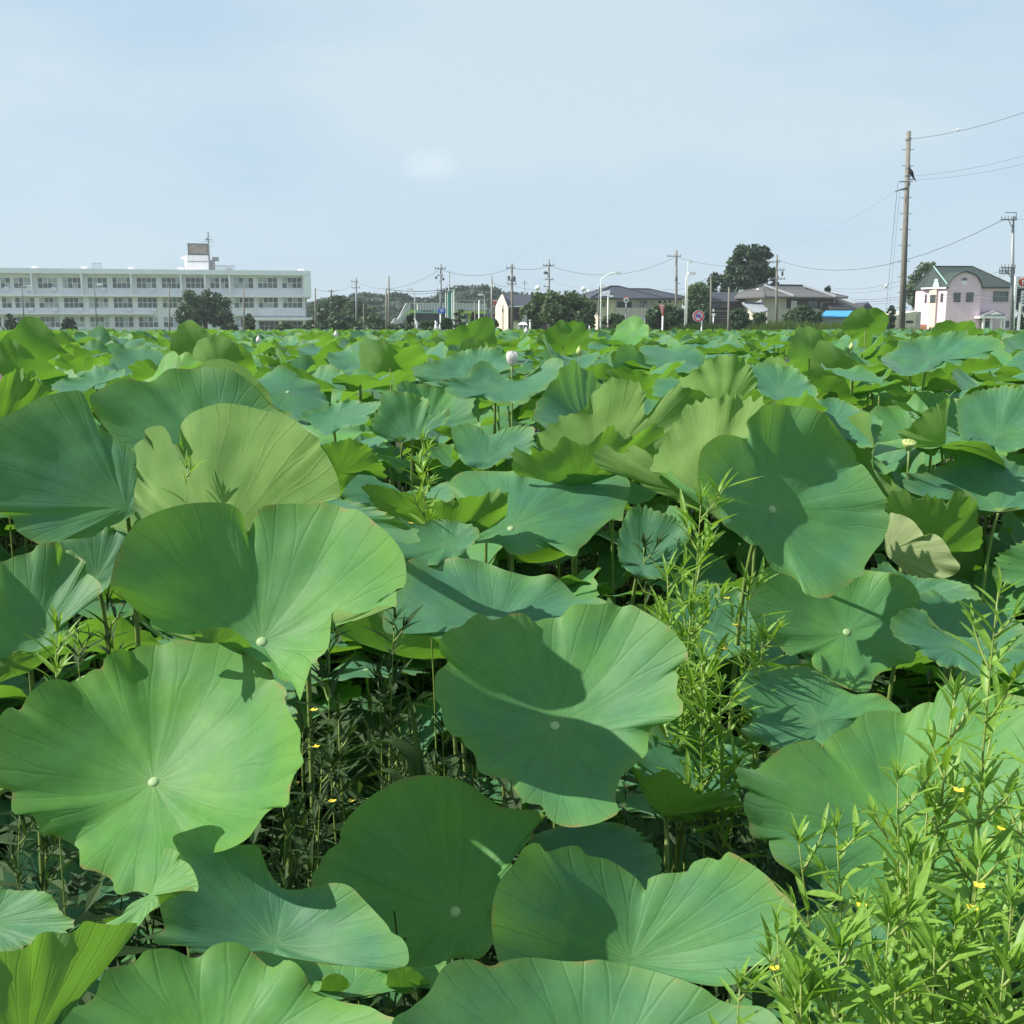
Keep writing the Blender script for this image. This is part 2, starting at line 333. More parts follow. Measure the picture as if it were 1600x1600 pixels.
def patch(hub, D, n, outline, cup=.14, ruf=.05, jag=0, wave=.03, tint=.4, seed=1, fold=1., bend=0, vee=0):
    rnd = random.Random(seed)
    n = Vector(n).normalized(); P0 = pt(hub[0], hub[1], D); C0 = Vector((0, 0, CAMZ))
    pts = resample(parse(outline), LN)
    cen = np.array(hub)
    if jag:
        j = periodic(LN, 9, 30, rnd)*jag*.6 + (.5-np.abs(periodic(LN, 14, 26, rnd))*1.6)*jag*.9
        pts = cen + (pts-cen)*(1+j[:, None])
    area = 0
    e1 = n.orthogonal().normalized(); e1 = (Vector((1, 0, 0)) - n*n.x).normalized() if abs(n.x) < .95 else e1
    e2 = n.cross(e1)
    dirs = [rdir(*p) for p in pts]
    def solve(h):
        Q = []
        for d, hh in zip(dirs, h):
            dn = d.dot(n); dn = dn if abs(dn) > .06 else math.copysign(.06, dn)
            s = (hh - (C0-P0).dot(n))/dn
            s = min(max(float(s), D*.72), D*1.32)
            q = C0 + s*d - P0; Q.append((q.dot(e1), q.dot(e2), q.dot(n)))
        return np.array(Q)
    Q = solve([0]*LN); rho = np.linalg.norm(Q[:, :2], axis=1); R = float(np.median(rho))
    rp = periodic(LN, 5, 13, rnd)*ruf*R + (.25 if jag else .8)*(rho-smooth_closed(rho, 60))*np.clip(1.4-np.abs(rho/R-1)*1.5, 0, 1)
    be = np.cos(2*np.linspace(0, 2*PI, LN, endpoint=False) + rnd.uniform(0, 6))*bend*R
    for _ in range(9):
        h = cup*np.minimum(rho, 1.6*R)**2/R + rp + be + vee*np.minimum(np.sqrt(Q[:, 0]**2+.0009), 1.3*R)
        Q = .4*Q + .6*solve(h); rho = np.linalg.norm(Q[:, :2], axis=1)
    Qs = smooth_closed(Q, 40)
    v = [P0]; uv = []; V = [(0, 0)]
    us = np.arange(LN)/LN
    sgn = 1
    rings = np.linspace(0, 1, LR+1)[1:]**.85
    for t in rings:
        w = t**7 if jag else t**4
        q = (Qs*(1-w)+Q*w)
        X = (q[:, 0]*t).tolist(); Y = (q[:, 1]*t).tolist(); H = (Qs[:, 2]*t**1.8*(1-w) + Q[:, 2]*w*t**1.8).tolist()
        for i in range(LN):
            nz = (mnoise.noise(Vector((X[i]*6+seed, Y[i]*6, seed*.7)))*1.8 + mnoise.noise(Vector((X[i]*16+seed, Y[i]*16, seed*.7)))*.55)*wave*R*min(1, 1.8*t)*(1-t**5)
            a_ = 2*PI*us[i]; nz += mnoise.noise(Vector((math.cos(a_)*2.6+seed, math.sin(a_)*2.6, t*1.6+seed)))*.065*R*t**1.6*(1-.5*t)*fold
            p = P0 + e1*X[i] + e2*Y[i] + n*float(H[i]+nz); v.append(p)
    f = []; luv = []
    for i in range(LN):
        j = (i+1) % LN
        f.append((0, 1+i, 1+j)); luv += [(us[i]+.5/LN, 0), (us[i], rings[0]), (us[i]+1/LN, rings[0])]
        for k in range(LR-1):
            a = 1+k*LN; b = a+LN
            f.append((a+i, b+i, b+j, a+j)); luv += [(us[i], rings[k]), (us[i], rings[k+1]), (us[i]+1/LN, rings[k+1]), (us[i]+1/LN, rings[k])]
    # orientation: the upper face must look along n
    A = 0
    for i in range(LN):
        j = (i+1) % LN; A += Q[i, 0]*Q[j, 1]-Q[j, 0]*Q[i, 1]
    if A < 0:
        nf = []; nu = []; c = 0
        for q in f:
            L_ = len(q); nf.append(tuple(reversed(q))); nu += list(reversed(luv[c:c+L_])); c += L_
        f, luv = nf, nu
    return v, f, luv, [tint]*len(v), P0, n, R
def hub_mesh(R=.0095):
    v = [(0, 0, .004)]; f = []
    for k, (r, z) in enumerate(((.55, .0038), (.85, .0026), (1.0, .0008))):
        for i in range(12):
            a = 2*PI*i/12; v.append((r*R*math.cos(a), r*R*math.sin(a), z))
    for i in range(12):
        j = (i+1) % 12; f.append((0, 1+i, 1+j))
        for k in range(2): a = 1+12*k; f.append((a+i, a+12+i, a+12+j, a+j))
    return mesh('leaf_centre', v, f, M['hub'], True)
HUB = hub_mesh()
def stalk_to(root, hub, n, R=.0065, base=None):
    hub = Vector(hub); b = Vector(base) if base else Vector((0, 0, -.1))
    mid = hub - Vector(n)*min(.25, hub.z*.4); mid.z = min(mid.z, hub.z-.05)
    pts = []
    for i in range(13):
        t = i/12
        p = hub*(1-t)**2*1 + mid*2*t*(1-t) + b*t*t
        pts.append(p)
    return MB().tube(pts, [R*(.72+.4*i/12) for i in range(13)], 9).build('stalk', M['stalk'], root, smooth=True)
GL = 'large lotus leaves near the camera'
def traced(label, patches, mat='lotus', hubvis=True, group=GL, stalk=True):
    V = []; Fa = []; U = []; T = []
    first = None
    for p in patches:
        v, f, u, t, P0, n, R = patch(**p)
        b = len(V); V += v; Fa += [tuple(b+i for i in q) for q in f]; U += u; T += t
        if first is None: first = (P0, n)
    P0, n = first
    side = Vector((random.uniform(-.08, .08), random.uniform(.02, .2), 0))
    base = Vector((P0.x, P0.y, 0)) + side - Vector((n.x, n.y, 0))*.12
    root = thing('lotus_leaf', base, label, 'lotus leaf', group)
    link('leaf_blade', mesh('leaf_blade', [p-base for p in V], Fa, M[mat], True, U, T), root)
    if hubvis:
        h = link('leaf_centre', HUB, root, P0-base); h.rotation_mode = 'QUATERNION'; h.rotation_quaternion = Vector(n).to_track_quat('Z', 'Y')
    if stalk: stalk_to(root, P0-base-n*.004, n)
    return root
def L1(label, hub, D, n, outline, mat='lotus', hubvis=True, stalk=True, extra=(), **kw):
    ps = [dict(hub=hub, D=D, n=n, outline=outline, **kw)]
    for i, e in enumerate(extra): d = dict(kw); d.update(e); ps.append(d)
    return traced(label, ps, mat, hubvis, stalk=stalk)
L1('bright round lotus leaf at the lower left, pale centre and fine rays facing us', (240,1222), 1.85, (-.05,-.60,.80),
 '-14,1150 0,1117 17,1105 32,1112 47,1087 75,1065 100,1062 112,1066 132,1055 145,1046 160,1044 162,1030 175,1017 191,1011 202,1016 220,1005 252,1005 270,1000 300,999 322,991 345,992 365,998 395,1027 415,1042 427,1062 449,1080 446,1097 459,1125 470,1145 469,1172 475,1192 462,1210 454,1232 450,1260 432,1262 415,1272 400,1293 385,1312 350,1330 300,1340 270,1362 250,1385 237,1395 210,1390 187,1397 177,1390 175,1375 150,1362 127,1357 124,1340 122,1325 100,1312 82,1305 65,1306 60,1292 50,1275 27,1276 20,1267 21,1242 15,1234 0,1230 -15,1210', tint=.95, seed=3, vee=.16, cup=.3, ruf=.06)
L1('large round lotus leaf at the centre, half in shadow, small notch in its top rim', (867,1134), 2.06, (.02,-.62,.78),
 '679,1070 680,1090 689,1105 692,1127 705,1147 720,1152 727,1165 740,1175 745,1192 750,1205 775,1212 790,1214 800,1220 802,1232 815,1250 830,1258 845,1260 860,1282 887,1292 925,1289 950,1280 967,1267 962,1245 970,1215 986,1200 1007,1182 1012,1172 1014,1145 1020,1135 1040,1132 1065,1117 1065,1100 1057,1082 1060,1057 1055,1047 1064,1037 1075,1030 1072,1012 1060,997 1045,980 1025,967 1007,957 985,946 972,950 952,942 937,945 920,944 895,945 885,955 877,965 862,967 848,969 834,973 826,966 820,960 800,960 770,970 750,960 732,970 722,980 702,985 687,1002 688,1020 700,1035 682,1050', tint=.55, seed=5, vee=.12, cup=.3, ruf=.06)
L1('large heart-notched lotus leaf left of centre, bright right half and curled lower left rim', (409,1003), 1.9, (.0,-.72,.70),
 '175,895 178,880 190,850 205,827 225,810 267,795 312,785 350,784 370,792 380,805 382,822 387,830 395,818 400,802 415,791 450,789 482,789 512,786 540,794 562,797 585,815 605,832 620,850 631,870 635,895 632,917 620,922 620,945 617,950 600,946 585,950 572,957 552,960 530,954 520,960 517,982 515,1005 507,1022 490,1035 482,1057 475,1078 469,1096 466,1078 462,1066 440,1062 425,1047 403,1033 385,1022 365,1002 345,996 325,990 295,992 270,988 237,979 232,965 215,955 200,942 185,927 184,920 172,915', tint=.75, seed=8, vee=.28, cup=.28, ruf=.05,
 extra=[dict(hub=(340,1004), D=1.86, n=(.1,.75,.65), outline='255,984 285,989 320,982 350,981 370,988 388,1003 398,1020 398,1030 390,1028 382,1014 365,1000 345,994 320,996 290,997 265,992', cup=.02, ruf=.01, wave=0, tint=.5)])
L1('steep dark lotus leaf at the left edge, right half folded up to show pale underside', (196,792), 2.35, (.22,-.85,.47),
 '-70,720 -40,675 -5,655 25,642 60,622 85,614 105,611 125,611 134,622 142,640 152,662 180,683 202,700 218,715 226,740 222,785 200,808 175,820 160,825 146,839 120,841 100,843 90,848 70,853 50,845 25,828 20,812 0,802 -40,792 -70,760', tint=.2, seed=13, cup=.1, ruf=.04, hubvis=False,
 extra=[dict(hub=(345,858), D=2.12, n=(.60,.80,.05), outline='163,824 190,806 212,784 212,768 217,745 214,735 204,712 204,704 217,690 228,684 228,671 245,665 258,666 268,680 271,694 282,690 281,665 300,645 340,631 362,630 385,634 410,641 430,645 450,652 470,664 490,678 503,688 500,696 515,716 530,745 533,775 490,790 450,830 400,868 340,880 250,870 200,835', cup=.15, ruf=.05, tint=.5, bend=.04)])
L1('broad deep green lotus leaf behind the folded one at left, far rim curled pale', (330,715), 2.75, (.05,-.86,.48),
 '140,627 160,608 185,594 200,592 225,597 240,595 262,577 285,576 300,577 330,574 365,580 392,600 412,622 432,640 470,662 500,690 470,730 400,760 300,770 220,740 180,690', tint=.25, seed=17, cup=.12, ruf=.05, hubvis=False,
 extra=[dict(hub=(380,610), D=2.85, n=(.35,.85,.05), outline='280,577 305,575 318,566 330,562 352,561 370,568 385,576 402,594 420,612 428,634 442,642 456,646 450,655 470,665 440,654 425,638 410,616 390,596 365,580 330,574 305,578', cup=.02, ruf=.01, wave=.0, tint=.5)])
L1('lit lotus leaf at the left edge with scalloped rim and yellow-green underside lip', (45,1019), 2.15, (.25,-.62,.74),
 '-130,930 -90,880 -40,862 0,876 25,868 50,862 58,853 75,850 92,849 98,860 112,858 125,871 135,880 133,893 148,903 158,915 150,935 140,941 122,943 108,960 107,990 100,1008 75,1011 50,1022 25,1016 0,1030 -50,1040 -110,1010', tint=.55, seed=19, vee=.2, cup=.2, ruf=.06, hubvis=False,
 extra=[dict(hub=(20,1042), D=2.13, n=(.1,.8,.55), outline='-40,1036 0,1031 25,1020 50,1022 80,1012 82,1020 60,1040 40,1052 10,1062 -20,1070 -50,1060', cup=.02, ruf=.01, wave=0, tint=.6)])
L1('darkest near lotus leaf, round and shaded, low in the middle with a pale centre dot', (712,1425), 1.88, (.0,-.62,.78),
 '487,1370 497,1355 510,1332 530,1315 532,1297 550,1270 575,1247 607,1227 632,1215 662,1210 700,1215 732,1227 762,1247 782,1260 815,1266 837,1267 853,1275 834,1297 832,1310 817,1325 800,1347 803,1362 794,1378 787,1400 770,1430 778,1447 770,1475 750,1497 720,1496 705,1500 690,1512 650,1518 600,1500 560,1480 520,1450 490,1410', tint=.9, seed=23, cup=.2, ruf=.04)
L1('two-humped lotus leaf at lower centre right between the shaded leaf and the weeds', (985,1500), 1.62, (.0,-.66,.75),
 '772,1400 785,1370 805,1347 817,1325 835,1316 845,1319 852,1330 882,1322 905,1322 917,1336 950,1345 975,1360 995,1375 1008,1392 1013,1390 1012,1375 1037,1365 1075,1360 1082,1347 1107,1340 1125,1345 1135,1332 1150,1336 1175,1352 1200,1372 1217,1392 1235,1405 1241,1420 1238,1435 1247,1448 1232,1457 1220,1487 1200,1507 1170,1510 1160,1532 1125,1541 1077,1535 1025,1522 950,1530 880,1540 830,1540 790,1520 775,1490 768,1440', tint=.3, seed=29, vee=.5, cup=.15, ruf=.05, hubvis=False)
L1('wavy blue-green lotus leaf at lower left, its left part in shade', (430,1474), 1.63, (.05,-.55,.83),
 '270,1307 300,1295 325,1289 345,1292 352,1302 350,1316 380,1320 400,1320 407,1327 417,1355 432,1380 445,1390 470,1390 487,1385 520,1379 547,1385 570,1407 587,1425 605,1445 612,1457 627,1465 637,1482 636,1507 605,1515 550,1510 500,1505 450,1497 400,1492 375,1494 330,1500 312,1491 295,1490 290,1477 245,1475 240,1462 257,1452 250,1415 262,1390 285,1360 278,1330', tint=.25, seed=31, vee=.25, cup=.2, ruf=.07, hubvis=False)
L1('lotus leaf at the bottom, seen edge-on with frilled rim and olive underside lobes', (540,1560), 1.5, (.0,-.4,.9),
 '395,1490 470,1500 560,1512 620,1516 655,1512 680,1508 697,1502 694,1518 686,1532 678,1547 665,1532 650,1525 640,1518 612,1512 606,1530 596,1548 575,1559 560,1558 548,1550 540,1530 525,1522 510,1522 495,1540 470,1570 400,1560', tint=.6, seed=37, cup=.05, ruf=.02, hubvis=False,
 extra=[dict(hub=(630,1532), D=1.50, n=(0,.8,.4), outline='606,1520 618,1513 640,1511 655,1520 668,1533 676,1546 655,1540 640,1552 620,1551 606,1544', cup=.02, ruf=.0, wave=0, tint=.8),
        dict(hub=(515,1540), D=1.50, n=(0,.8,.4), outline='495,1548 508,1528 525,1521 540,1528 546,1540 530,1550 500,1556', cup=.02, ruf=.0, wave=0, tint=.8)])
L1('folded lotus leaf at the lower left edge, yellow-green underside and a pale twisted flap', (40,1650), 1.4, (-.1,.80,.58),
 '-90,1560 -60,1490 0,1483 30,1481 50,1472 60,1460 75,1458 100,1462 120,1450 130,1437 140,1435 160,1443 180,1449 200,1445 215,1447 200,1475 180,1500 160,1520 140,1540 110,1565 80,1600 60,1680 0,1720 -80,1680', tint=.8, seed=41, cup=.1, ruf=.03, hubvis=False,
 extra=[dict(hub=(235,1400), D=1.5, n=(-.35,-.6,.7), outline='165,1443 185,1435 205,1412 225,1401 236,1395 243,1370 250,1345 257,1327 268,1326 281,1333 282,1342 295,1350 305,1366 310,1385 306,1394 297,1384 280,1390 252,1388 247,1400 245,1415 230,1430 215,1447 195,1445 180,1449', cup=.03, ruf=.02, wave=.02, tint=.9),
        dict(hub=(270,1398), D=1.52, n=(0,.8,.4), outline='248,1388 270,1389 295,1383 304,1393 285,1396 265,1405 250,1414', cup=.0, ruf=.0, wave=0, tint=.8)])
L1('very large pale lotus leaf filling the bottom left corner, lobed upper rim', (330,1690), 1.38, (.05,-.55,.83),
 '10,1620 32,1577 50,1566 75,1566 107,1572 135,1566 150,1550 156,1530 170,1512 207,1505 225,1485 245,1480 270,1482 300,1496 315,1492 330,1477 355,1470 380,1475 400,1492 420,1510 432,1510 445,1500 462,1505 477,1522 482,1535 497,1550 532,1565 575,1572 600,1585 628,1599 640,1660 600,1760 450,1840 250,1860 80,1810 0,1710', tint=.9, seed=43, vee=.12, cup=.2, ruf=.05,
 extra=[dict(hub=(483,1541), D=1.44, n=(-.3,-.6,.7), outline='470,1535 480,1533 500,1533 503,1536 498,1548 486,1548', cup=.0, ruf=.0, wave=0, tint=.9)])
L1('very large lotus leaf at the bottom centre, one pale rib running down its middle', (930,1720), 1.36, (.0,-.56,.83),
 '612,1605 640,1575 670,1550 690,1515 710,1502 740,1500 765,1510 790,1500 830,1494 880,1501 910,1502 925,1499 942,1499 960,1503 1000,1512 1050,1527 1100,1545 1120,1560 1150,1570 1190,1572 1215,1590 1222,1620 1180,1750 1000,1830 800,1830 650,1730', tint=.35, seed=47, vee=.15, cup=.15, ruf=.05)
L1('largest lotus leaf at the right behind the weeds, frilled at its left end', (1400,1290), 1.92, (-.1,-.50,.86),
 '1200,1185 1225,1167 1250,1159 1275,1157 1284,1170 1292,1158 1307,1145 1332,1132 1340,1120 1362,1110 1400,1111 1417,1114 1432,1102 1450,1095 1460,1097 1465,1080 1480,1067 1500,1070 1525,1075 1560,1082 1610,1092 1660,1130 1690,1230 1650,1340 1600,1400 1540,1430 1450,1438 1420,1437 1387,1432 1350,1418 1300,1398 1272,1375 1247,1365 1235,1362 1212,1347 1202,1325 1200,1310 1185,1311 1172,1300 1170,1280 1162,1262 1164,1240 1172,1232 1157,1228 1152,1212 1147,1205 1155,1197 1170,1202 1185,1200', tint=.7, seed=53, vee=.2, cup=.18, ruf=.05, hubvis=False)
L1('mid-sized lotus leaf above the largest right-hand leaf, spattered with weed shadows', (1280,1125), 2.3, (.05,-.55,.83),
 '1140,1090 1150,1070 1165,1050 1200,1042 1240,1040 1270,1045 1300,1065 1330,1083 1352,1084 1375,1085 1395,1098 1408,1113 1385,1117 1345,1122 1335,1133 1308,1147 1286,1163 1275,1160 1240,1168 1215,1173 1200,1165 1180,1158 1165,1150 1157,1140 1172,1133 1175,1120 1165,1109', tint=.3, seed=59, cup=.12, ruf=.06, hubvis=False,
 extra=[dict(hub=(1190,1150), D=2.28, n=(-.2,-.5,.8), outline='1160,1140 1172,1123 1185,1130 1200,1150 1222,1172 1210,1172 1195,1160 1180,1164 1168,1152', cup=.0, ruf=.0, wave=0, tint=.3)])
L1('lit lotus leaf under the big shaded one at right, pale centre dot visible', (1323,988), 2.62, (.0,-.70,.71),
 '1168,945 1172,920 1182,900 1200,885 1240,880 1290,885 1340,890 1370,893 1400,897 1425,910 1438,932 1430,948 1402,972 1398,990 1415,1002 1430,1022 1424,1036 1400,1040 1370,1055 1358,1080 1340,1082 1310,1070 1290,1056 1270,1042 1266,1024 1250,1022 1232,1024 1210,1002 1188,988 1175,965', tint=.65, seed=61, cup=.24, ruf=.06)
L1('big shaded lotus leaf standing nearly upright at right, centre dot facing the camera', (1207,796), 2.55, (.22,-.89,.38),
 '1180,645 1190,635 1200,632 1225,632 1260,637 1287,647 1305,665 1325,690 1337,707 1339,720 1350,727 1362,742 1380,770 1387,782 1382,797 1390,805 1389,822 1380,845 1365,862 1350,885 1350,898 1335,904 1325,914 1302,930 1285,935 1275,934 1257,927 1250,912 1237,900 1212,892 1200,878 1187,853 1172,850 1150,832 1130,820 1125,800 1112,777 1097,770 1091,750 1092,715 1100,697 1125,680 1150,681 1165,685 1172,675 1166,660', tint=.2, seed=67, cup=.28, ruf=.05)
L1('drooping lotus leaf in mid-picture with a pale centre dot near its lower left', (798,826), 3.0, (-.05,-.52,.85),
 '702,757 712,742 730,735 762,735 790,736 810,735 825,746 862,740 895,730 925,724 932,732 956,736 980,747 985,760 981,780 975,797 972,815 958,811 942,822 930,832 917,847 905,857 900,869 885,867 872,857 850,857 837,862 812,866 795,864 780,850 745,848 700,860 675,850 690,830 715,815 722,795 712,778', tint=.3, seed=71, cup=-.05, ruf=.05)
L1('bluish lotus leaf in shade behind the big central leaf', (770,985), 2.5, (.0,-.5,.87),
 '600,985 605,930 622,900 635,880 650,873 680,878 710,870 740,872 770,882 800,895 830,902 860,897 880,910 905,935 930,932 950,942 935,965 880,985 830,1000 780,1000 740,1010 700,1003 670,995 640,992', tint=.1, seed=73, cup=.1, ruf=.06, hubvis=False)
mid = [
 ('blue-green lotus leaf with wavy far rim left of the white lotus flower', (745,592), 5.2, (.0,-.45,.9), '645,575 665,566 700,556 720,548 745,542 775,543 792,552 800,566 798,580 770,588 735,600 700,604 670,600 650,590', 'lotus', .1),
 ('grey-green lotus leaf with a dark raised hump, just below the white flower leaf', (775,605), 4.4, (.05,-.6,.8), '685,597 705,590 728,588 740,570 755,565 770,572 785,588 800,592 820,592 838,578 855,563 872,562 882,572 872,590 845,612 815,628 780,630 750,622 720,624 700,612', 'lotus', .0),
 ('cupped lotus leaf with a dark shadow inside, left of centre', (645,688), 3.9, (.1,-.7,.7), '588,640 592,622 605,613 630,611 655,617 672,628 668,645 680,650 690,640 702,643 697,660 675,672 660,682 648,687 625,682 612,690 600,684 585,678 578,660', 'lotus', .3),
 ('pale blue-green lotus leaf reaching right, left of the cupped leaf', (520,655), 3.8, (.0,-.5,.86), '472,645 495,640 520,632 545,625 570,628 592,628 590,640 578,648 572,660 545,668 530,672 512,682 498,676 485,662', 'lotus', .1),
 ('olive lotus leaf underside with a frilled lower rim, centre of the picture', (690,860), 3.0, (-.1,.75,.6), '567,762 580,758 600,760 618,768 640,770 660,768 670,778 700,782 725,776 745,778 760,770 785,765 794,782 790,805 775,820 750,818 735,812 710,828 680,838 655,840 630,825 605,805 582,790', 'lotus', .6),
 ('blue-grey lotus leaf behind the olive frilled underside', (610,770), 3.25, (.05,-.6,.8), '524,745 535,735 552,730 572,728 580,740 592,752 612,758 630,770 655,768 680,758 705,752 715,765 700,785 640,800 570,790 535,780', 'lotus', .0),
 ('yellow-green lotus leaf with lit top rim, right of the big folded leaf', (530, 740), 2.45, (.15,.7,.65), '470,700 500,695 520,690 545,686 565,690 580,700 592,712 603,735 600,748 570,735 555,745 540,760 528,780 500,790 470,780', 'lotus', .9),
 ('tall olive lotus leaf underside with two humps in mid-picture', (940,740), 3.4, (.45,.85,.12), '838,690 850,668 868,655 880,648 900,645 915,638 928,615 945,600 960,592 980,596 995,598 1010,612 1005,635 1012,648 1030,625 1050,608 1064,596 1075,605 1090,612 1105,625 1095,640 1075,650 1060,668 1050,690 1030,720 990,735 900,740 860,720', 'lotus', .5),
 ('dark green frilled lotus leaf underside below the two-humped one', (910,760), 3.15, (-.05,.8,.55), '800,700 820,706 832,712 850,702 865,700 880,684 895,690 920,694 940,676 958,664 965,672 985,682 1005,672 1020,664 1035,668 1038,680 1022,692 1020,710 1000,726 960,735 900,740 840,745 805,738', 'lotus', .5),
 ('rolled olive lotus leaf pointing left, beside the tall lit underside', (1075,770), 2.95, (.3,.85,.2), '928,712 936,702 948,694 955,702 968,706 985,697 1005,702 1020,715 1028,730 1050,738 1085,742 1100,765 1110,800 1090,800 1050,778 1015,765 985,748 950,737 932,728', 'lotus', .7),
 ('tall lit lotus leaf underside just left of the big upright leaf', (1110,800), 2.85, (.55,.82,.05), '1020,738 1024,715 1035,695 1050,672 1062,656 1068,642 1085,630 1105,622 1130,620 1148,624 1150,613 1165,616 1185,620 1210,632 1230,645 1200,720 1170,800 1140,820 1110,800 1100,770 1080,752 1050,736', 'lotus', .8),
 ('broad olive lotus leaf underside behind the tall lit underside', (1130,650), 3.8, (.4,.88,.15), '1060,600 1078,585 1100,568 1120,558 1145,556 1165,562 1178,580 1182,600 1170,615 1150,622 1120,620 1095,615', 'lotus', .5),
 ('long blue-green lotus leaf with drooping rim at the right', (1560,800), 3.6, (.0,-.5,.86), '1408,745 1420,738 1445,738 1478,728 1490,712 1492,702 1515,700 1545,702 1570,712 1600,730 1650,740 1660,790 1610,800 1590,790 1575,797 1555,795 1530,782 1510,768 1490,762 1475,775 1440,775 1418,765', 'lotus', .1),
 ('bright yellow-green lotus leaf underside at right, below the long blue-green leaf', (1450,870), 3.1, (.1,.8,.58), '1385,778 1400,770 1418,769 1432,780 1452,775 1474,778 1480,785 1490,772 1503,768 1520,780 1530,790 1526,806 1533,830 1532,855 1510,862 1495,856 1460,870 1410,860 1388,830', 'lotus', .9),
 ('lotus leaf at the right edge with smooth bright face', (1660,890), 2.7, (-.15,-.7,.7), '1552,882 1558,868 1570,860 1590,848 1620,842 1680,860 1700,900 1640,925 1600,915 1590,918 1575,912 1556,905', 'lotus', .6),
 ('dark blue lotus leaf at right with an olive rolled lip', (1500,1010), 2.35, (-.1,-.65,.75), '1395,968 1408,955 1430,950 1448,955 1452,975 1470,985 1500,995 1540,1000 1560,1040 1540,1060 1500,1045 1475,1043 1450,1028 1440,1022 1425,1010 1405,1000 1394,985', 'lotus', .0),
 ('green lotus leaf behind the dark blue one at the right edge', (1500,975), 2.65, (-.1,-.7,.7), '1425,945 1440,930 1458,921 1470,930 1490,940 1515,935 1538,940 1560,950 1600,980 1590,1010 1540,1020 1490,1005 1455,985', 'lotus', .2),
 ('dark blue-green lotus leaf in shade, right of the central leaf', (1080,1235), 2.3, (.05,-.55,.83), '995,1190 1005,1160 1012,1140 1035,1125 1065,1122 1085,1128 1100,1143 1120,1150 1145,1148 1168,1160 1177,1180 1168,1200 1160,1225 1150,1245 1110,1248 1085,1228 1060,1215 1025,1212', 'lotus', .0),
 ('dark lotus leaf underside on its stalk beneath the shaded blue-green leaf', (1040,1272), 2.2, (.0,.65,.75), '985,1195 998,1205 1015,1215 1030,1206 1048,1206 1065,1215 1078,1230 1095,1242 1112,1236 1130,1233 1150,1242 1163,1257 1150,1268 1110,1278 1070,1283 1045,1280 1020,1262 1000,1230', 'lotus', .4),
 ('small lotus leaf at the left edge above the folded leaf', (-20,1440), 1.62, (.1,-.6,.8), '-90,1400 -50,1385 0,1387 30,1393 60,1391 80,1400 88,1415 100,1430 115,1440 110,1455 88,1462 60,1462 45,1478 -20,1490 -80,1480', 'lotus', .3),
 ('dark lotus leaf in shade between the two left-hand lit leaves', (150,905), 2.5, (.1,-.7,.7), '85,850 110,842 150,828 200,822 210,850 190,885 170,915 145,935 125,920 105,890', 'lotus', .1),
 ('vivid backlit lotus leaf at the left edge with net-like veins', (-10,720), 3.0, (.05,.8,.6), '-70,620 -30,600 0,592 12,583 28,578 50,582 62,598 75,605 90,612 60,628 35,640 15,655 -10,690 -60,700', 'lotus', .9),
 ('pale blue-green lotus leaf with long wavy arm behind the left-hand leaves', (150,600), 4.2, (.0,-.35,.93), '80,605 95,592 118,590 140,580 150,572 158,573 172,580 195,576 190,590 175,592 160,606 140,608 120,612 95,616', 'lotus', .05),
 ('large pale blue-green lotus leaf lying nearly flat at right', (1450,562), 5.0, (.0,-.42,.9), '1376,562 1388,552 1400,546 1405,533 1420,534 1438,525 1460,526 1480,518 1505,516 1520,524 1545,523 1562,532 1570,545 1552,548 1540,562 1518,558 1500,572 1480,565 1468,573 1440,583 1412,588 1395,580', 'lotus', .1),
 ('wide lotus leaf sloping left at right, above the seed pod', (1300,670), 3.8, (-.1,-.5,.86), '1245,650 1255,635 1275,625 1295,622 1320,625 1345,640 1360,645 1378,662 1376,680 1368,695 1345,700 1325,690 1290,700 1260,690', 'lotus', .1),
 ('round-shouldered lotus leaf near the right edge', (1560,680), 4.0, (-.05,-.55,.83), '1493,640 1500,625 1525,612 1560,603 1600,602 1640,620 1660,660 1620,690 1590,704 1560,708 1552,698 1530,702 1510,695 1498,675', 'lotus', .15),
 ('bluish lotus leaf in the middle distance, right of the olive undersides', (1220,612), 4.3, (-.1,-.5,.86), '1168,578 1180,568 1200,566 1225,572 1240,573 1255,585 1268,598 1278,615 1272,632 1255,634 1225,628 1200,620 1178,605', 'lotus', .1),
 ('upright translucent lotus leaf above the seed pod', (1477,692), 3.7, (.3,.75,.5), '1402,674 1420,668 1435,655 1448,640 1462,632 1480,620 1485,628 1477,640 1478,665 1478,690 1466,705 1458,712 1440,705 1415,690', 'lotus', .8),
 ('dished blue lotus leaf right of the cupped leaf, centre', (760,720), 3.5, (.0,-.6,.8), '706,680 712,668 728,662 748,668 765,680 790,668 812,664 832,668 834,690 826,712 805,706 790,712 780,722 760,732 735,730 715,712', 'lotus', .1),
 ('dark lotus leaf in deep shade under the drooping leaf', (1000,880), 2.9, (.05,-.75,.65), '965,850 972,820 985,795 1005,788 1030,800 1060,810 1080,830 1060,870 1040,900 1010,905 985,895 968,880', 'lotus', .0),
 ('lotus leaf half hidden behind the centre weeds', (1110,1000), 2.8, (.0,-.6,.8), '1040,960 1060,930 1100,910 1150,920 1180,950 1190,990 1160,1020 1110,1030 1060,1010', 'lotus', .0),
 ('smooth dark lotus leaf behind the heart-notched one', (470,800), 2.3, (.1,-.7,.7), '360,790 385,770 420,758 450,753 480,757 510,772 545,782 580,790 620,810 650,830 640,850 560,830 480,810 400,810', 'lotus', .0),
 ('lotus leaf showing behind the weed clump, right of the heart-notched leaf', (700,850), 2.7, (.0,-.6,.8), '590,815 620,808 650,820 680,812 720,815 750,830 730,860 690,880 650,880 610,860', 'lotus', .2),
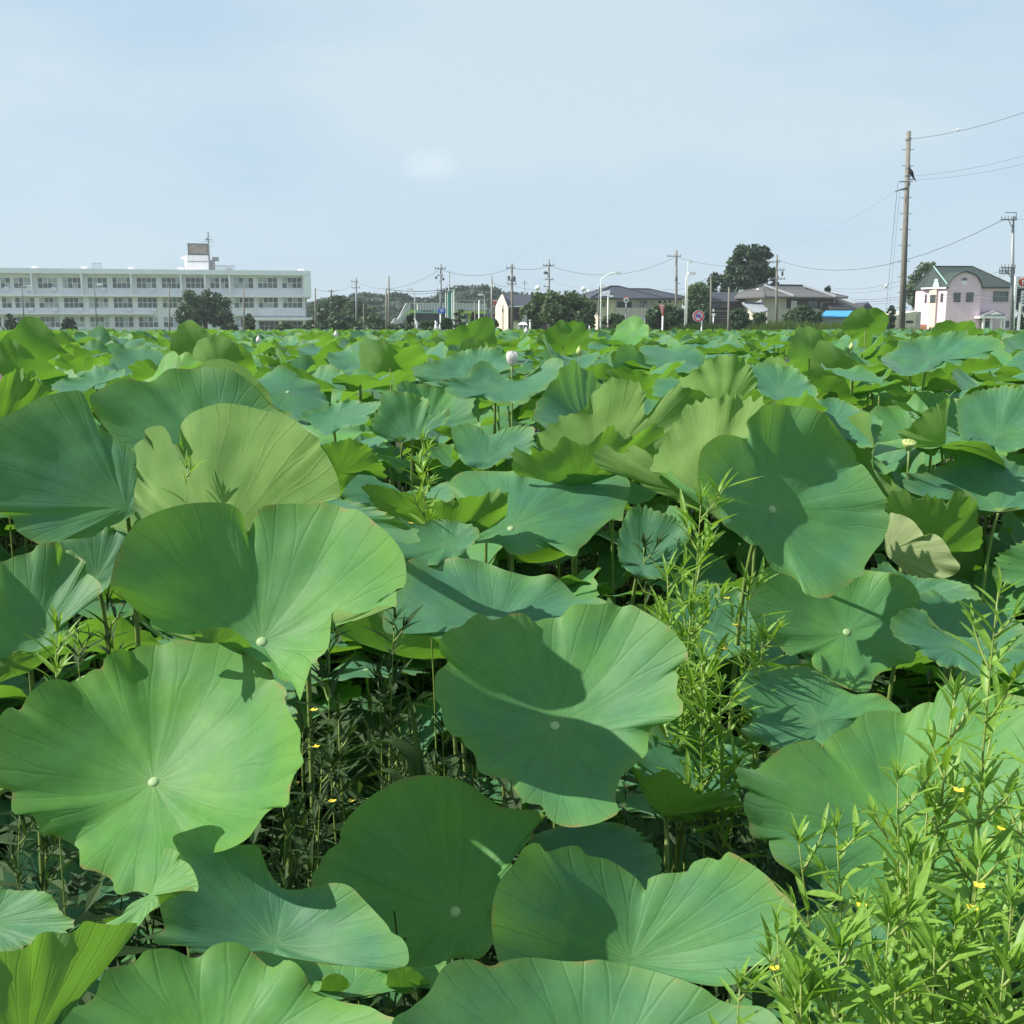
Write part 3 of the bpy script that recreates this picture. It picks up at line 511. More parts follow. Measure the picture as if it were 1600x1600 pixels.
 ('green lotus leaf just right of the big upright leaf', (1420,930), 2.8, (-.1,-.7,.7), '1350,900 1365,885 1385,878 1400,890 1430,900 1470,905 1500,910 1530,930 1520,950 1480,940 1440,945 1400,930', 'lotus', .1),
 ('lotus leaf low at the right edge between weeds', (1560,1440), 1.75, (-.1,-.5,.86), '1440,1420 1500,1390 1580,1380 1660,1400 1690,1460 1640,1520 1560,1530 1480,1500', 'lotus', .1),
 ('lotus leaf below the largest right-hand leaf, mostly behind weeds', (1330,1520), 1.62, (.0,-.5,.86), '1230,1450 1280,1430 1350,1432 1420,1450 1450,1490 1430,1540 1370,1570 1290,1560 1240,1510', 'lotus', .2),
 ('dark lotus leaf in shade under the central gap', (900,1330), 2.05, (.0,-.3,.95), '830,1310 880,1290 950,1285 1000,1300 1030,1340 1020,1380 960,1390 880,1370 840,1345', 'lotus', .0),
]
for i, (lb, hub, D, n, ol, mt, ti) in enumerate(mid):
    vis = i in (3, 5)
    L1(lb, hub, D, n, ol, mt, fold=.7 if n[1] < 0 else .35, hubvis=False, stalk=(n[1] < 0 or i in (4,18)), tint=ti, seed=100+i*7, cup=.2 if n[1] < 0 else .15, ruf=.09, jag=.06, wave=.055)
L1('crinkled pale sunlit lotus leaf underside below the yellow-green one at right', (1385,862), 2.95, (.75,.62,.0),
   '1388,806 1400,803 1412,806 1428,815 1440,830 1445,838 1455,833 1470,840 1480,852 1488,868 1500,885 1492,897 1472,904 1440,903 1420,900 1405,885 1383,860', 'lotus_sunlit', hubvis=False, tint=.5, seed=301, cup=.08, ruf=.07, wave=.05, stalk=False)

# ------------------------------------------------------------------ the lotus field behind (procedural leaves)
rng = np.random.RandomState(5)
def leaf_arrays(nseg, nring, R, kind, rnd):
    th = np.linspace(0, 2*PI, nseg, endpoint=False)
    def per(k0, k1):
        y = np.zeros(nseg)
        for k in range(k0, k1+1): y += rnd.uniform(.4, 1)*np.sin(k*th+rnd.uniform(0, 6.28))/math.sqrt(k)
        return y/max(1e-6, np.abs(y).max())
    r = R*(1+.06*np.cos(2*th+rnd.uniform(0, 6))+.06*per(3, 6)+(.03*per(9, 22)+.05*(.45-np.abs(per(9, 17))*1.5) if nseg > 30 else .05*per(4, 7)))
    if kind == 'flat': cup, fold, ruf = rnd.uniform(-.1, .2), rnd.uniform(.04, .16), .13
    elif kind == 'cup': cup, fold, ruf = rnd.uniform(.15, .45), rnd.uniform(.08, .25), .15
    elif kind == 'fold': cup, fold, ruf = rnd.uniform(.1, .3), rnd.uniform(.22, .42), .14
    else: cup, fold, ruf = rnd.uniform(-.35, -.15), rnd.uniform(.05, .2), .14
    hs = cup + fold*np.cos(2*th+rnd.uniform(0, 6)) + .06*np.cos(3*th+rnd.uniform(0, 6))
    hf = ruf*.75*per(4, 7); hg = ruf*.45*per(8, 17) if nseg > 30 else 0
    rings = np.linspace(0, 1, nring+1)[1:]**.85
    P = [np.zeros((1, 3))]
    for t in rings:
        rr = r*t*(1-.12*abs(cup)*t); h = R*(hs*t**1.9+hf*t**3.2+hg*t**8)
        P.append(np.stack([rr*np.cos(th), rr*np.sin(th), h], 1))
    return np.vstack(P), rings
def leaf_faces(nseg, nring, rings):
    f = []; uv = []; us = np.arange(nseg)/nseg
    for i in range(nseg):
        j = (i+1) % nseg
        f.append((0, 1+i, 1+j)); uv += [(us[i]+.5/nseg, 0), (us[i], rings[0]), (us[i]+1/nseg, rings[0])]
        for k in range(nring-1):
            a = 1+k*nseg; b = a+nseg
            f.append((a+i, b+i, b+j, a+j)); uv += [(us[i], rings[k]), (us[i], rings[k+1]), (us[i]+1/nseg, rings[k+1]), (us[i]+1/nseg, rings[k])]
    return f, uv
def rot_to(n, spin):
    q = Vector(n).normalized().to_track_quat('Z', 'Y').to_matrix() @ Matrix.Rotation(spin, 3, 'Z')
    return np.array(q)
rnd = random.Random(77)
def canopy(y):      # height of the leaf tops above the water
    return 1.20 + .20*min(1, max(0, (y-3.2)/2.2)) + .08*min(1, max(0, (y-8)/30))
field = []
def add(x, y, z, R, kind, n, tint, free=False):
    if not free and z > .9:      # leaf tops stay under the level the field has at that distance
        lim = {0: 545, 1: 523, 2: 514.5, 3: 513}[0 if y < 5.6 else 1 if y < 8.5 else 2 if y < 14 else 3] + rnd.random()**1.5*(26 if y < 9 else 10)
        if y < 4.9 and abs(x/y)*F < 62: lim = max(lim, 574)
        tilt = math.sqrt(max(0, 1-n[2]**2)); top = z + R*(tilt + {'flat': .2, 'cup': .55, 'fold': .5, 'droop': .08}[kind]*n[2])
        zl = at(800, lim, y).z
        if top > zl: z -= top-zl
    field.append((math.hypot(x, y), x, y, z, R, kind, n, tint))
def random_normal(rnd, y, low=False):
    t = rnd.random()*(.84 if y > 5 else .93)
    if t < .62: ti = math.radians(rnd.uniform(2, 20))
    elif t < .90: ti = math.radians(rnd.uniform(20, 40))
    else: ti = math.radians(rnd.uniform(40, 66))
    a = rnd.uniform(0, 2*PI)
    return (math.sin(ti)*math.cos(a), math.sin(ti)*math.sin(a), math.cos(ti))
# visible canopy, denser nearby
y = 3.9
while y < 63:
    step = .25 + .011*y
    half = .50*y + 2.2
    x = -half + rnd.uniform(0, .3)
    while x < half:
        dens = .80 if y < 7 else .92
        if rnd.random() < dens:
            px = x+rnd.uniform(-.17, .17); py = y+rnd.uniform(-.17, .17)
            z = canopy(py) + rnd.uniform(-.34, .04) + .10*mnoise.noise(Vector((px*.5, py*.5, 3)))
            if rnd.random() < .06 and py > 5: z += rnd.uniform(.04, .12)
            kd = rnd.choice(['flat', 'cup', 'fold', 'flat', 'flat', 'droop', 'fold', 'cup'])
            R = rnd.uniform(.14, .28)
            if y > 6 and rnd.random() < .12: R = rnd.uniform(.09, .15)
            if py < 5.2: z = min(z, 1.32)
            if True:
                add(px, py, z, R, kd, random_normal(rnd, py), rnd.random()**1.9*(.6 if py > 9 else 1))
        x += step*rnd.uniform(.95, 1.35)
    y += step*.86
# lower leaves between and under the near ones
for i in range(150):
    yy = rnd.uniform(.9, 4.6); xx = rnd.uniform(-.5*yy-.7, .5*yy+.7)
    zc = .55 if yy < 2.4 else .62+.16*(yy-2.4)
    zz = rnd.uniform(.15, zc)
    g = (xx > -.75 and xx < -.05 and 1.5 < yy < 2.7)
    if g and zz > .4: zz = rnd.uniform(.15, .4)
    add(xx, yy, zz, rnd.uniform(.13, .22), rnd.choice(['flat', 'cup', 'droop']), random_normal(rnd, yy), rnd.random()*.5)
for i in range(620):
    yy = 2.9+rnd.random()**1.3*8; xx = rnd.uniform(-.5*yy-.9, .5*yy+.9)
    hi = .62+.16*(yy-2.4) if yy < 4 else min(1.16, .85+.12*(yy-4))
    add(xx, yy, rnd.uniform(hi-.38, hi), rnd.uniform(.15, .26), rnd.choice(['flat', 'cup', 'droop', 'flat']), random_normal(rnd, yy), rnd.random()*.6)
# the field goes on to the left and right of the picture, closer to the bank
for i in range(110):  # leaves out of view, added to cast shade on the undergrowth
    yy = rnd.uniform(.8, 4.4); sx = -1 if i % 3 else 1; xx = sx*(.47*yy+.32+rnd.uniform(0, 2.2))
    add(xx, yy, rnd.uniform(.62, .98)+.06*yy, rnd.uniform(.18, .27), rnd.choice(['flat', 'cup', 'droop']), random_normal(rnd, yy), rnd.random()*.6)
# a few that the photograph shows standing above their neighbours
def special(px, py, Y, R, kind, n, tint):
    p = at(px, py+13, Y); add(p.x, p.y, p.z, R*.78, kind, n, tint, True)
for s in ((1352, 499, 11.5, .29, 'cup', (.1, .72, .68), .9), (62, 548, 7.2, .32, 'fold', (0, .6, .8), .6), (1490, 518, 12, .36, 'flat', (-.1, .72, .6), .6),
          (345, 570, 6.0, .25, 'cup', (0, .8, .6), .8), (735, 528, 9.5, .3, 'fold', (.1, .7, .65), .6), (880, 526, 11, .32, 'cup', (.05, .75, .65), .7),
          (985, 513, 12, .3, 'cup', (-.3, -.5, .7), .9), (1050, 548, 7.5, .30, 'flat', (.1, -.35, .9), .0), (560, 548, 8.2, .28, 'flat', (-.1, -.5, .8), .1),
          (1265, 545, 7.5, .26, 'cup', (-.4, .8, .3), .95), (610, 560, 6.8, .28, 'fold', (.1, .7, .6), .6), (30, 575, 5.6, .27, 'cup', (0, .75, .65), .8),
          (1075, 605, 4.4, .2, 'flat', (0, -.4, .9), .1), (905, 575, 5.6, .27, 'flat', (.3, -.4, .85), .05), (1330, 570, 5.8, .26, 'fold', (.1, .5, .8), .3),
          (1540, 590, 5.0, .25, 'droop', (0, .3, .9), .2), (320, 545, 8.5, .34, 'fold', (0, .7, .7), .5), (450, 600, 5.0, .24, 'flat', (.2, -.5, .8), .1),
          (130, 570, 6.4, .2, 'cup', (.1, .4, .9), .9), (215, 560, 7.0, .25, 'flat', (.1, -.5, .8), .0), (1000, 600, 4.9, .22, 'cup', (.1, .5, .8), .4)):
    special(*s)
field.sort(key=lambda q: q[0]/(q[4]*3+.3)*(1 if q[3] > canopy(q[2])-.42 or q[2] < 3 else 1.45))
marks = [(160, 'the left school wing'), (420, 'the right school wing'), (600, 'the school shrubs'), (740, 'the footbridge'),
         (860, 'the broad tree'), (1000, 'the hip-roofed house'), (1130, 'the truck sign'), (1270, 'the Japanese house'), (1390, 'the blue shed'), (1480, 'the tall pole'), (1700, 'the pink house')]
def desc(x, y, z, R, kind, n, tint, idx):
    d = y*CP+(CAMZ-z)*SP; px = 800+F*x/max(.1, d)
    far = 'nearest row' if y < 3.2 else 'near field' if y < 5 else 'middle field' if y < 7 else 'far field' if y < 10 else 'very far off'
    if z < .7: look = 'shaded'
    elif n[1] > .35: look = 'olive'
    elif tint < .2: look = 'bluish'
    elif tint < .55: look = 'green'
    else: look = 'yellowish'
    sh = {'flat': 'flat', 'cup': 'cupped', 'fold': 'folded', 'droop': 'drooping'}[kind]
    size = 'small' if R < .17 else 'large' if R > .25 else 'medium'
    mk = next(nm for lim, nm in marks if px < lim or lim == 1700)
    return f'{size} {look} {sh} lotus leaf {far} below {mk}'
NEAR = 262
used = {}
def vis(q):
    _, x, y, z, R = q[:5]; d = y*CP+(CAMZ-z)*SP
    return d > .5 and abs(x/d) < .5
near = [q for q in field if vis(q)][:NEAR]; ids = set(id(q) for q in near)
rest = [q for q in field if id(q) not in ids]
roots = []
for idx, (dist, x, y, z, R, kind, n, tint) in enumerate(near):
    ns, nr = (96, 14) if dist < 5 else (72, 10)
    P, rings = leaf_arrays(ns, nr, R, kind, rnd); Rm = rot_to(n, rnd.uniform(0, 6.28)); P = P @ Rm.T
    f, uv = leaf_faces(ns, nr, rings)
    lb = desc(x, y, z, R, kind, n, tint, idx)
    root = thing('lotus_leaf', (x, y, 0), lb, 'lotus leaf', 'lotus leaves of the field'); roots.append(root)
    link('leaf_blade', mesh('leaf_blade', P, f, M['lotus'], True, uv, [tint]*len(P)), root, (0, 0, z))
    if dist < 7:
        h = link('leaf_centre', HUB, root, (0, 0, z)); h.rotation_mode = 'QUATERNION'; h.rotation_quaternion = Vector(n).to_track_quat('Z', 'Y')
    stalk_to(root, (0, 0, z-.003), n, .0062, (rnd.uniform(-.1, .1), rnd.uniform(-.1, .1), -.1))
def untwin(things):
    by = {}
    for r in things: by.setdefault(r['label'], []).append(r)
    for lb, rs in by.items():
        if 1 < len(rs) < 8:
            rs.sort(key=lambda r: r.location.x/max(.5, r.location.y))
            for r, w in zip(rs, {2: ['left-hand', 'right-hand'], 3: ['leftmost', 'middle', 'rightmost'], 4: ['leftmost', 'second from left', 'second from right', 'rightmost'], 5: ['leftmost', 'second from left', 'middle', 'second from right', 'rightmost'], 6: ['leftmost', 'second from left', 'third from left', 'third from right', 'second from right', 'rightmost'], 7: ['leftmost', 'second from left', 'third from left', 'middle', 'third from right', 'second from right', 'rightmost']}[len(rs)]): r['label'] = w+' '+lb
untwin(roots)
# the rest as one mass
vs = []; loops = []; starts = []; tots = []; uvs = []; tn = []; base = 0; cache = {}
for (dist, x, y, z, R, kind, n, tint) in rest:
    key = 0 if dist < 14 else 1 if dist < 30 else 2
    ns, nr = ((44, 6), (26, 3), (15, 3))[key]
    P, rings = leaf_arrays(ns, nr, R, kind, rnd)
    if key not in cache:
        f, uv = leaf_faces(ns, nr, rings); cache[key] = (np.array([i for q in f for i in q]), np.array([len(q) for q in f]), np.array(uv))
    li, tt, uv = cache[key]
    P = P @ rot_to(n, rnd.uniform(0, 6.28)).T + np.array([x, y, z])
    vs.append(P); loops.append(li+base); tots.append(tt); uvs.append(uv); tn.append(np.full(len(P), tint)); base += len(P)
vs = np.vstack(vs); loops = np.concatenate(loops); tots = np.concatenate(tots); uvs = np.vstack(uvs); tn = np.concatenate(tn)
me = bpy.data.meshes.new('lotus_field'); me.vertices.add(len(vs)); me.vertices.foreach_set('co', vs.astype(np.float32).ravel())
me.loops.add(len(loops)); me.loops.foreach_set('vertex_index', loops.astype(np.int32)); me.polygons.add(len(tots))
me.polygons.foreach_set('loop_start', np.r_[0, np.cumsum(tots)[:-1]].astype(np.int32)); me.polygons.foreach_set('loop_total', tots.astype(np.int32))
me.update(calc_edges=True); me.materials.append(M['lotus']); me.polygons.foreach_set('use_smooth', [True]*len(tots))
ul = me.uv_layers.new(name='UVMap'); ul.data.foreach_set('uv', uvs.astype(np.float32).ravel())
a = me.attributes.new('tint', 'FLOAT', 'POINT'); a.data.foreach_set('value', tn.astype(np.float32)); me.validate()
tag(link('lotus_field', me), 'far lotus leaves massed into a green carpet up to the school and the road', 'lotus field', kind='stuff')
mb = MB()
for q in rest:
    if q[0] < 16: mb.tube([(q[1], q[2], q[3]-.01), (q[1]+.03, q[2]+.02, -.1)], .006, 4, False)
tag(mb.build('lotus_stalks', M['stalk']), 'slim green stalks carrying the farther lotus leaves', 'lotus stalks', kind='stuff')

# ------------------------------------------------------------------ flower, buds, seed pods
def petal_mesh(L, Wd, curl, name='petal', m='petal'):
    v = []; f = []; nu, nv = 7, 9
    for j in range(nv):
        t = j/(nv-1); w = Wd*math.sin(PI*min(1, t**.8*.98+.02))**.7*(1-.15*t); w = max(w, .0006)
        for i in range(nu):
            s = i/(nu-1)*2-1
            v.append((s*w, curl*math.sin(t*2.2)*L*.35 + .45*w*s*s*-1, t*L))
    for j in range(nv-1):
        for i in range(nu-1):
            a = j*nu+i; f.append((a, a+1, a+nu+1, a+nu))
    return mesh(name, v, f, M[m], True)
fp = at(800, 561, 4.9)
fl = thing('lotus_flower', (fp.x, fp.y, 0), 'white lotus flower half open above the leaves, one petal bent out to the right', 'lotus flower')
PM = petal_mesh(.070, .023, .75)
for k in range(11):
    a = k*2*PI/5.5; t = -.06 if k < 5 else .06
    p = link('petal', PM, fl, (0.008*math.cos(a), .008*math.sin(a), fp.z-.03)); s = .95 if k < 5 else .85
    p.rotation_euler = Matrix.Rotation(a-PI/2, 4, 'Z').to_3x3().to_4x4().to_euler(); p.rotation_mode = 'XYZ'
    mt = Matrix.Rotation(a-PI/2, 4, 'Z') @ Matrix.Rotation(-t, 4, 'X'); p.rotation_euler = mt.to_euler(); p.scale = (s, s, s)
p = link('petal', PM, fl, (.015, 0, fp.z-.025)); p.rotation_euler = (Matrix.Rotation(-PI/2, 4, 'Z') @ Matrix.Rotation(-1.05, 4, 'X')).to_euler(); p.scale = (.8, .8, .8)
stalk_to(fl, (0, 0, fp.z-.02), (0, 0, 1), .005)
def bud(px, py, Y, label, mname, h=.09):
    q = at(px, py, Y); r = thing('lotus_bud', (q.x, q.y, 0), label, 'lotus bud')
    rs = [.002, .3, .42, .40, .28, .12, .01]; 
    MB().tube([(0, 0, q.z+h*i/6) for i in range(7)], [h*.7*k for k in rs], 10).build('bud', M[mname], r, smooth=True)
    stalk_to(r, (0, 0, q.z), (0, 0, 1), .004)
bud(-1, 600, 4.3, 'pink and white lotus bud at the very left edge of the picture', 'petal_pink', .05)
bud(404, 537, 9, 'small cream lotus bud standing below the right end of the school', 'petal', .07)
bud(525, 527, 11, 'cream lotus bud below the shrubs right of the school', 'petal', .07)
bud(822, 522, 12, 'cream lotus bud below the small pale hut', 'petal', .08)
def pod(px, py, Y, label, R=.028, tilt=.35):
    q = at(px, py, Y); r = thing('seed_pod', (q.x, q.y, 0), label, 'lotus seed pod')
    h = link('pod', mesh('pod', *(lambda m: (m.v, m.f))(MB().tube([(0, 0, -R*1.5), (0, 0, -R*1.2), (0, 0, -R*.6), (0, 0, -.08*R), (0, 0, 0)], [R*.25, R*.5, R*.85, R*1.05, R*.98], 16)), M['pod'], True), r, (0, 0, q.z)); h.rotation_euler = (tilt, 0, 0)
    sd_ = MB()
    for k in range(7):
        a = k*PI/3; rr = 0 if k == 6 else R*.6
        sd_.tube([(rr*math.cos(a), rr*math.sin(a), -.001), (rr*math.cos(a), rr*math.sin(a), .002)], [.003, .002], 6)
    sd_.build('seeds', M['stalk'], h)
    stalk_to(r, (0, 0, q.z-R*1.3), (0, 0, 1), .0045)
pod(1421, 690, 3.6, 'flat-topped yellow-green lotus seed pod on its stalk at right', .022)
pod(1250, 640, 4.6, 'small seed pod at right between blue-green leaves', .02)
pod(330, 655+15, 3.6, 'little seed pod behind the folded leaf at left', .018) if False else None
bud(905, 556, 6.4, 'green lotus bud between olive leaves right of the white flower', 'pod', .06)
bud(1330, 548, 7.5, 'green lotus bud in front of the blue shed', 'pod', .06)
pod(1130, 560, 6.5, 'distant seed pod above the broad olive underside', .024)
pod(560, 600, 5.6, 'distant seed pod left of the cupped leaf', .022)
# ------------------------------------------------------------------ flowering weeds between the lotus leaves
def blade_mesh(kind, mat):
    v = []; f = []; nv = 9
    for j in range(nv):
        t = j/(nv-1); w = .085*math.sin(PI*min(1, t**.75+.02*(1-t)))**.8 + .002
        if t > .9: w *= (1-t)*9
        cz = (.02, .10, -.10)[kind]*math.sin(t*PI*.7)-(.16, .05, .3)[kind]*t*t
        for s in (-1, 0, 1): v.append((t, s*w, cz+(.35*w if s else 0)))
    for j in range(nv-1):
        for i in range(2): a = j*3+i; f.append((a, a+3, a+4, a+1))
    return mesh('leaf', v, f, M[mat], True)
WL = {m: [blade_mesh(k, m) for k in range(3)] for m in ('weedleaf', 'weedleaf_shaded')}
def yflower(root, p, s=.006):
    r = random
    mb = MB()
    for k in range(4):
        a = k*PI/2+.4
        c = Vector(p)+Vector((math.cos(a)*s*.6, math.sin(a)*s*.6, s*.15))
        u = Vector((math.cos(a), math.sin(a), .35))*s*.62; w = Vector((-math.sin(a), math.cos(a), 0))*s*.55
        mb.poly([c-u, c-u*.2-w, c+u*.8-w*.6, c+u, c+u*.8+w*.6, c-u*.2+w])
    mb.build('flower', M['flower_y'], root)
GR = 'yellow-flowered weeds at the lower right'
def weed(label, tip, D, H, group, nb=8, length=.065, seed=0, mat='weedleaf', lean=(.0, .0), flowers=(), spread=1.0, leafy=.5, base=None):
    rn = random.Random(seed); tip = pt(tip[0], tip[1], D)
    b = Vector((tip.x+lean[0], tip.y+lean[1], 0))
    root = thing('flowering_weed', b, label, 'weed', group)
    def at_(t): # along the main stem
        q = b.lerp(tip, t); q = q + Vector((math.sin(t*5+seed)*.012, math.cos(t*4+seed)*.012, 0)); return q-b
    mb = MB(); mb.tube([at_(i/16) for i in range(17)], [.0046*(1-.72*i/16)*(H/.9)**.3 for i in range(17)], 6)
    cnt = [0]
    def leaf(p, d, L):
        if cnt[0] > 280: return
        cnt[0] += 1
        o = bpy.data.objects.new('leaf', rn.choice(WL[mat])); C.objects.link(o); o.parent = root
        d = Vector(d).normalized(); q = d.to_track_quat('X', 'Z'); o.rotation_mode = 'QUATERNION'
        o.rotation_quaternion = q @ Quaternion((1, 0, 0), rn.uniform(-.5, .5)); o.location = p; o.scale = (L, L*rn.uniform(.7, 1.2)*(1. if group == GR else .72), L)
    def tuft(p, d, n, L):
        for k in range(n):
            a = k*2.4+rn.random(); d2 = Vector(d)+Vector((math.cos(a), math.sin(a), 0))*rn.uniform(.15, .55)
            leaf(p-Vector(d)*rn.uniform(0, .012), d2, L*rn.uniform(.45, .9))
    # leaves on the main stem
    n = int(H*leafy/.014)
    for k in range(n):
        t = 1-(k+.5)/n*leafy*H/max(tip.z, .1); a = k*2.4+rn.uniform(-.3, .3)
        if t < 0: break
        el = rn.uniform(.3, 1.2)
        leaf(at_(t), (math.cos(a), math.sin(a), el), (1.2 if group == GR else 1.1)*length*(rn.uniform(.7, 1.15) if k > 3 else .6))
    tuft(at_(1), (0, 0, 1), 7, length*.9)
    nb = nb
    for k in range(nb):
        t = 1-(.05+.92*(k+rn.random()*.6)/nb*leafy)*H/max(tip.z, .1)*1.0
        if t <= .05: continue
        a = k*2.4+rn.uniform(-.5, .5); bl = H*rn.uniform(.13, .26)*spread*(.45+.55*(k+1)/nb)
        p0 = at_(t); pts = []
        for i in range(7):
            s = i/6; pts.append(p0+Vector((math.cos(a)*bl*.62*s, math.sin(a)*bl*.62*s, bl*(.55*s+.35*s*s))))
        mb.tube(pts, [.0024*(1-.5*i/6) for i in range(7)], 5)
        m = max(4, int(bl/.012))
        for i in range(m):
            s = (i+.7)/m; p = pts[0].lerp(pts[-1], s); j = min(5, int(s*6)); p = pts[j].lerp(pts[j+1], s*6-j) if s < 1 else pts[-1]
            aa = i*2.4+rn.random(); leaf(p, (math.cos(aa)+math.cos(a)*.4, math.sin(aa)+math.sin(a)*.4, rn.uniform(.5, 1.9)), length*rn.uniform(.6, 1.15))
        tuft(pts[-1], (pts[-1]-pts[-2]).normalized(), 5, length*.75)
        if rn.random() < .07: yflower(root, pts[rn.randint(3, 6)]+Vector((rn.uniform(-.01, .01), -.006, .004)))
    for (fx, fy) in flowers:
        p = pt(fx, fy, D-.03)-b; yflower(root, p, .0065)
        q = at_(max(0, min(1, (p.z-.03)/max(tip.z, .1)))); mb.tube([q, q.lerp(p, .5)+Vector((0, 0, .01)), p], .0011, 4)
    mb.build('stem', M['weedstem'], root, smooth=True)
    return root
GR = 'yellow-flowered weeds at the lower right'; GC = 'weeds growing behind the central leaf'; GG = 'shaded weeds in the gaps between the near leaves'
weed('tallest flowering weed at the right edge with a narrow leafy spire', (1565, 925), 1.62, .75, GR, 9, .062, 1, lean=(.02, .05), leafy=.95, spread=.85)
weed('second tallest weed at lower right, thick yellow-green stem, flower near its top', (1488, 1090), 1.42, .60, GR, 9, .060, 2, lean=(-.01, .03), flowers=((1498,1236),), leafy=1.1)
weed('leafy weed at lower right leaning left, tips in front of the largest leaf', (1392, 1215), 1.42, .50, GR, 8, .055, 3, lean=(.1, .03), flowers=((1346,1417),), leafy=1.1)
weed('bushy weed at lower right, left of the thick-stemmed one', (1300, 1290), 1.40, .45, GR, 8, .052, 4, lean=(.08, .02), leafy=1.1)
weed('weed at lower right whose fine tips reach furthest left', (1252, 1305), 1.44, .42, GR, 6, .050, 5, lean=(.12, .02), leafy=1.1)
weed('bright broad-leaved weed low at the right with a pale rosette', (1325, 1470), 1.18, .30, GR, 5, .075, 6, lean=(.0, .02), leafy=1.2)
weed('small bright weed tip at the bottom edge, right of the bottom leaf', (1165, 1540), 1.25, .22, GR, 2, .055, 7, lean=(.01, .0), leafy=1.0)
weed('weed in the bottom right corner with dense shaded leaves', (1530, 1350), 1.30, .42, GR, 9, .062, 8, lean=(.02, .05), flowers=((1530,1385),(1520,1420)), leafy=1.2)
weed('weed at the right edge of the picture, half cut off', (1600, 1180), 1.5, .55, GR, 8, .06, 9, lean=(.02, .0), leafy=1.1)
weed('short weed at the bottom right corner, lowest of the clump', (1450, 1480), 1.22, .32, GR, 8, .062, 10, lean=(.02, .0), leafy=1.2)
weed('slim weed at lower right with drooping dark leaves', (1420, 1330), 1.36, .45, GR, 7, .065, 11, lean=(.03, .02), mat='weedleaf', leafy=1.1)
weed('low weed between the two-humped leaf and the clump', (1225, 1440), 1.34, .30, GR, 5, .05, 12, lean=(.08, .0), leafy=1.1)
weed('weed in the right corner with long horizontal leaves', (1580, 1500), 1.2, .35, GR, 8, .07, 13, leafy=1.2)
for k_, (lb, tp, dd, hh) in enumerate((('weed low in the bottom right corner, bright top leaves', (1500, 1440), 1.25, .38), ('weed beside the thick stem, leaning right', (1535, 1230), 1.45, .5), ('leafy weed between the left-leaning weed and the thick stem', (1440, 1260), 1.45, .48),
    ('weed at the bottom edge below the pale rosette', (1390, 1540), 1.15, .28), ('weed at the bottom edge left of the pale rosette', (1255, 1520), 1.2, .26), ('weed at the very corner, cut by both edges', (1590, 1400), 1.25, .42), ('short weed just right of the pale rosette', (1400, 1430), 1.25, .34))):
    weed(lb, tp, dd, hh, GR, 8, .066, 70+k_, leafy=1.25)
weed('tallest weed of the clump behind the central leaf, pointed top', (1090, 785), 2.35, .62, GC, 11, .085, 21, lean=(.01, .05), flowers=((1135,935),(1134,1015)), leafy=.95, spread=1.0)
weed('left weed of the clump behind the central leaf', (1035, 900), 2.30, .40, GC, 5, .085, 22, lean=(.06, .03), leafy=1.0)
weed('right weed of the clump behind the central leaf', (1165, 915), 2.38, .48, GC, 6, .085, 23, lean=(-.02, .03), leafy=1.0)
weed('lower front weed of the clump, right of the central leaf', (1130, 1075), 2.2, .36, GC, 5, .085, 24, leafy=1.1)
weed('lowest weed beside the right rim of the central leaf', (1105, 1030), 2.25, .36, GC, 5, .085, 25, leafy=1.1)
weed('weed of the central clump with a tip near the shaded upright leaf', (1195, 1000), 2.35, .34, GC, 4, .08, 26, leafy=1.0)
weed('short weed low in the central clump', (1075, 960), 2.3, .42, GC, 6, .085, 27, leafy=1.1)
weed('slender pale weed rising in front of the olive frilled leaf', (668, 690), 2.75, .34, None, 7, .075, 31, flowers=((640,818),), leafy=.9, spread=.8)
weed('little weed tip in front of the pale folded underside at left', (298, 725), 2.08, .12, None, 1, .05, 32, leafy=.7, spread=.6)
weed('small weed tip at left between two lit leaves', (82, 985), 2.05, .2, None, 2, .075, 33, leafy=.8, spread=.6)
weed('small weed tip in the dark gap above the wavy blue-green leaf', (432, 1280), 1.85, .22, None, 2, .07, 34, leafy=.9, mat='weedleaf_shaded')
gaps = [(540, 1120, 2.1), (520, 985, 2.35), (612, 965, 2.4), (645, 985, 2.4), (585, 1060, 2.5), (660, 1080, 2.3), (700, 1130, 2.3), (480, 1140, 2.3), (500, 1200, 2.1), (610, 1190, 2.15), (450, 1220, 2.2),
        (170, 945, 2.5), (220, 965, 2.45), (130, 985, 2.6), (30, 1275, 2.2), (60, 1330, 2.2), (10, 1330, 2.3), (735, 1190, 2.3), (1010, 850, 2.9), (1130, 1190, 2.6), (960, 1330, 2.4), (560, 1020, 2.7), (690, 1040, 2.7), (620, 1130, 2.6), (1200, 1290, 2.3), (1130, 1310, 2.4)]
gw = []
for i, (gx, gy, gd) in enumerate(gaps):
    if i in (3, 5, 10, 12, 16, 21, 22): continue
    hgt = 'top' if gy < 1010 else 'upper part' if gy < 1090 else 'middle' if gy < 1160 else 'foot'
    where = 'central dark gap' if 440 < gx < 760 else 'hollow behind the left leaves' if 120 < gx < 300 else 'hollow at the left edge' if gx < 120 else 'shade among the right-hand leaves'
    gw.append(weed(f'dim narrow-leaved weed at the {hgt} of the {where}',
         (gx, gy), gd, .42, GG, 4, .075, 50+i, mat='weedleaf_shaded', flowers={0: ((490,1110),), 7: ((494,1167),), 8: ((519,1252),), 9: ((548,1252),)}.get(i, ()), leafy=1.0))
untwin(gw)
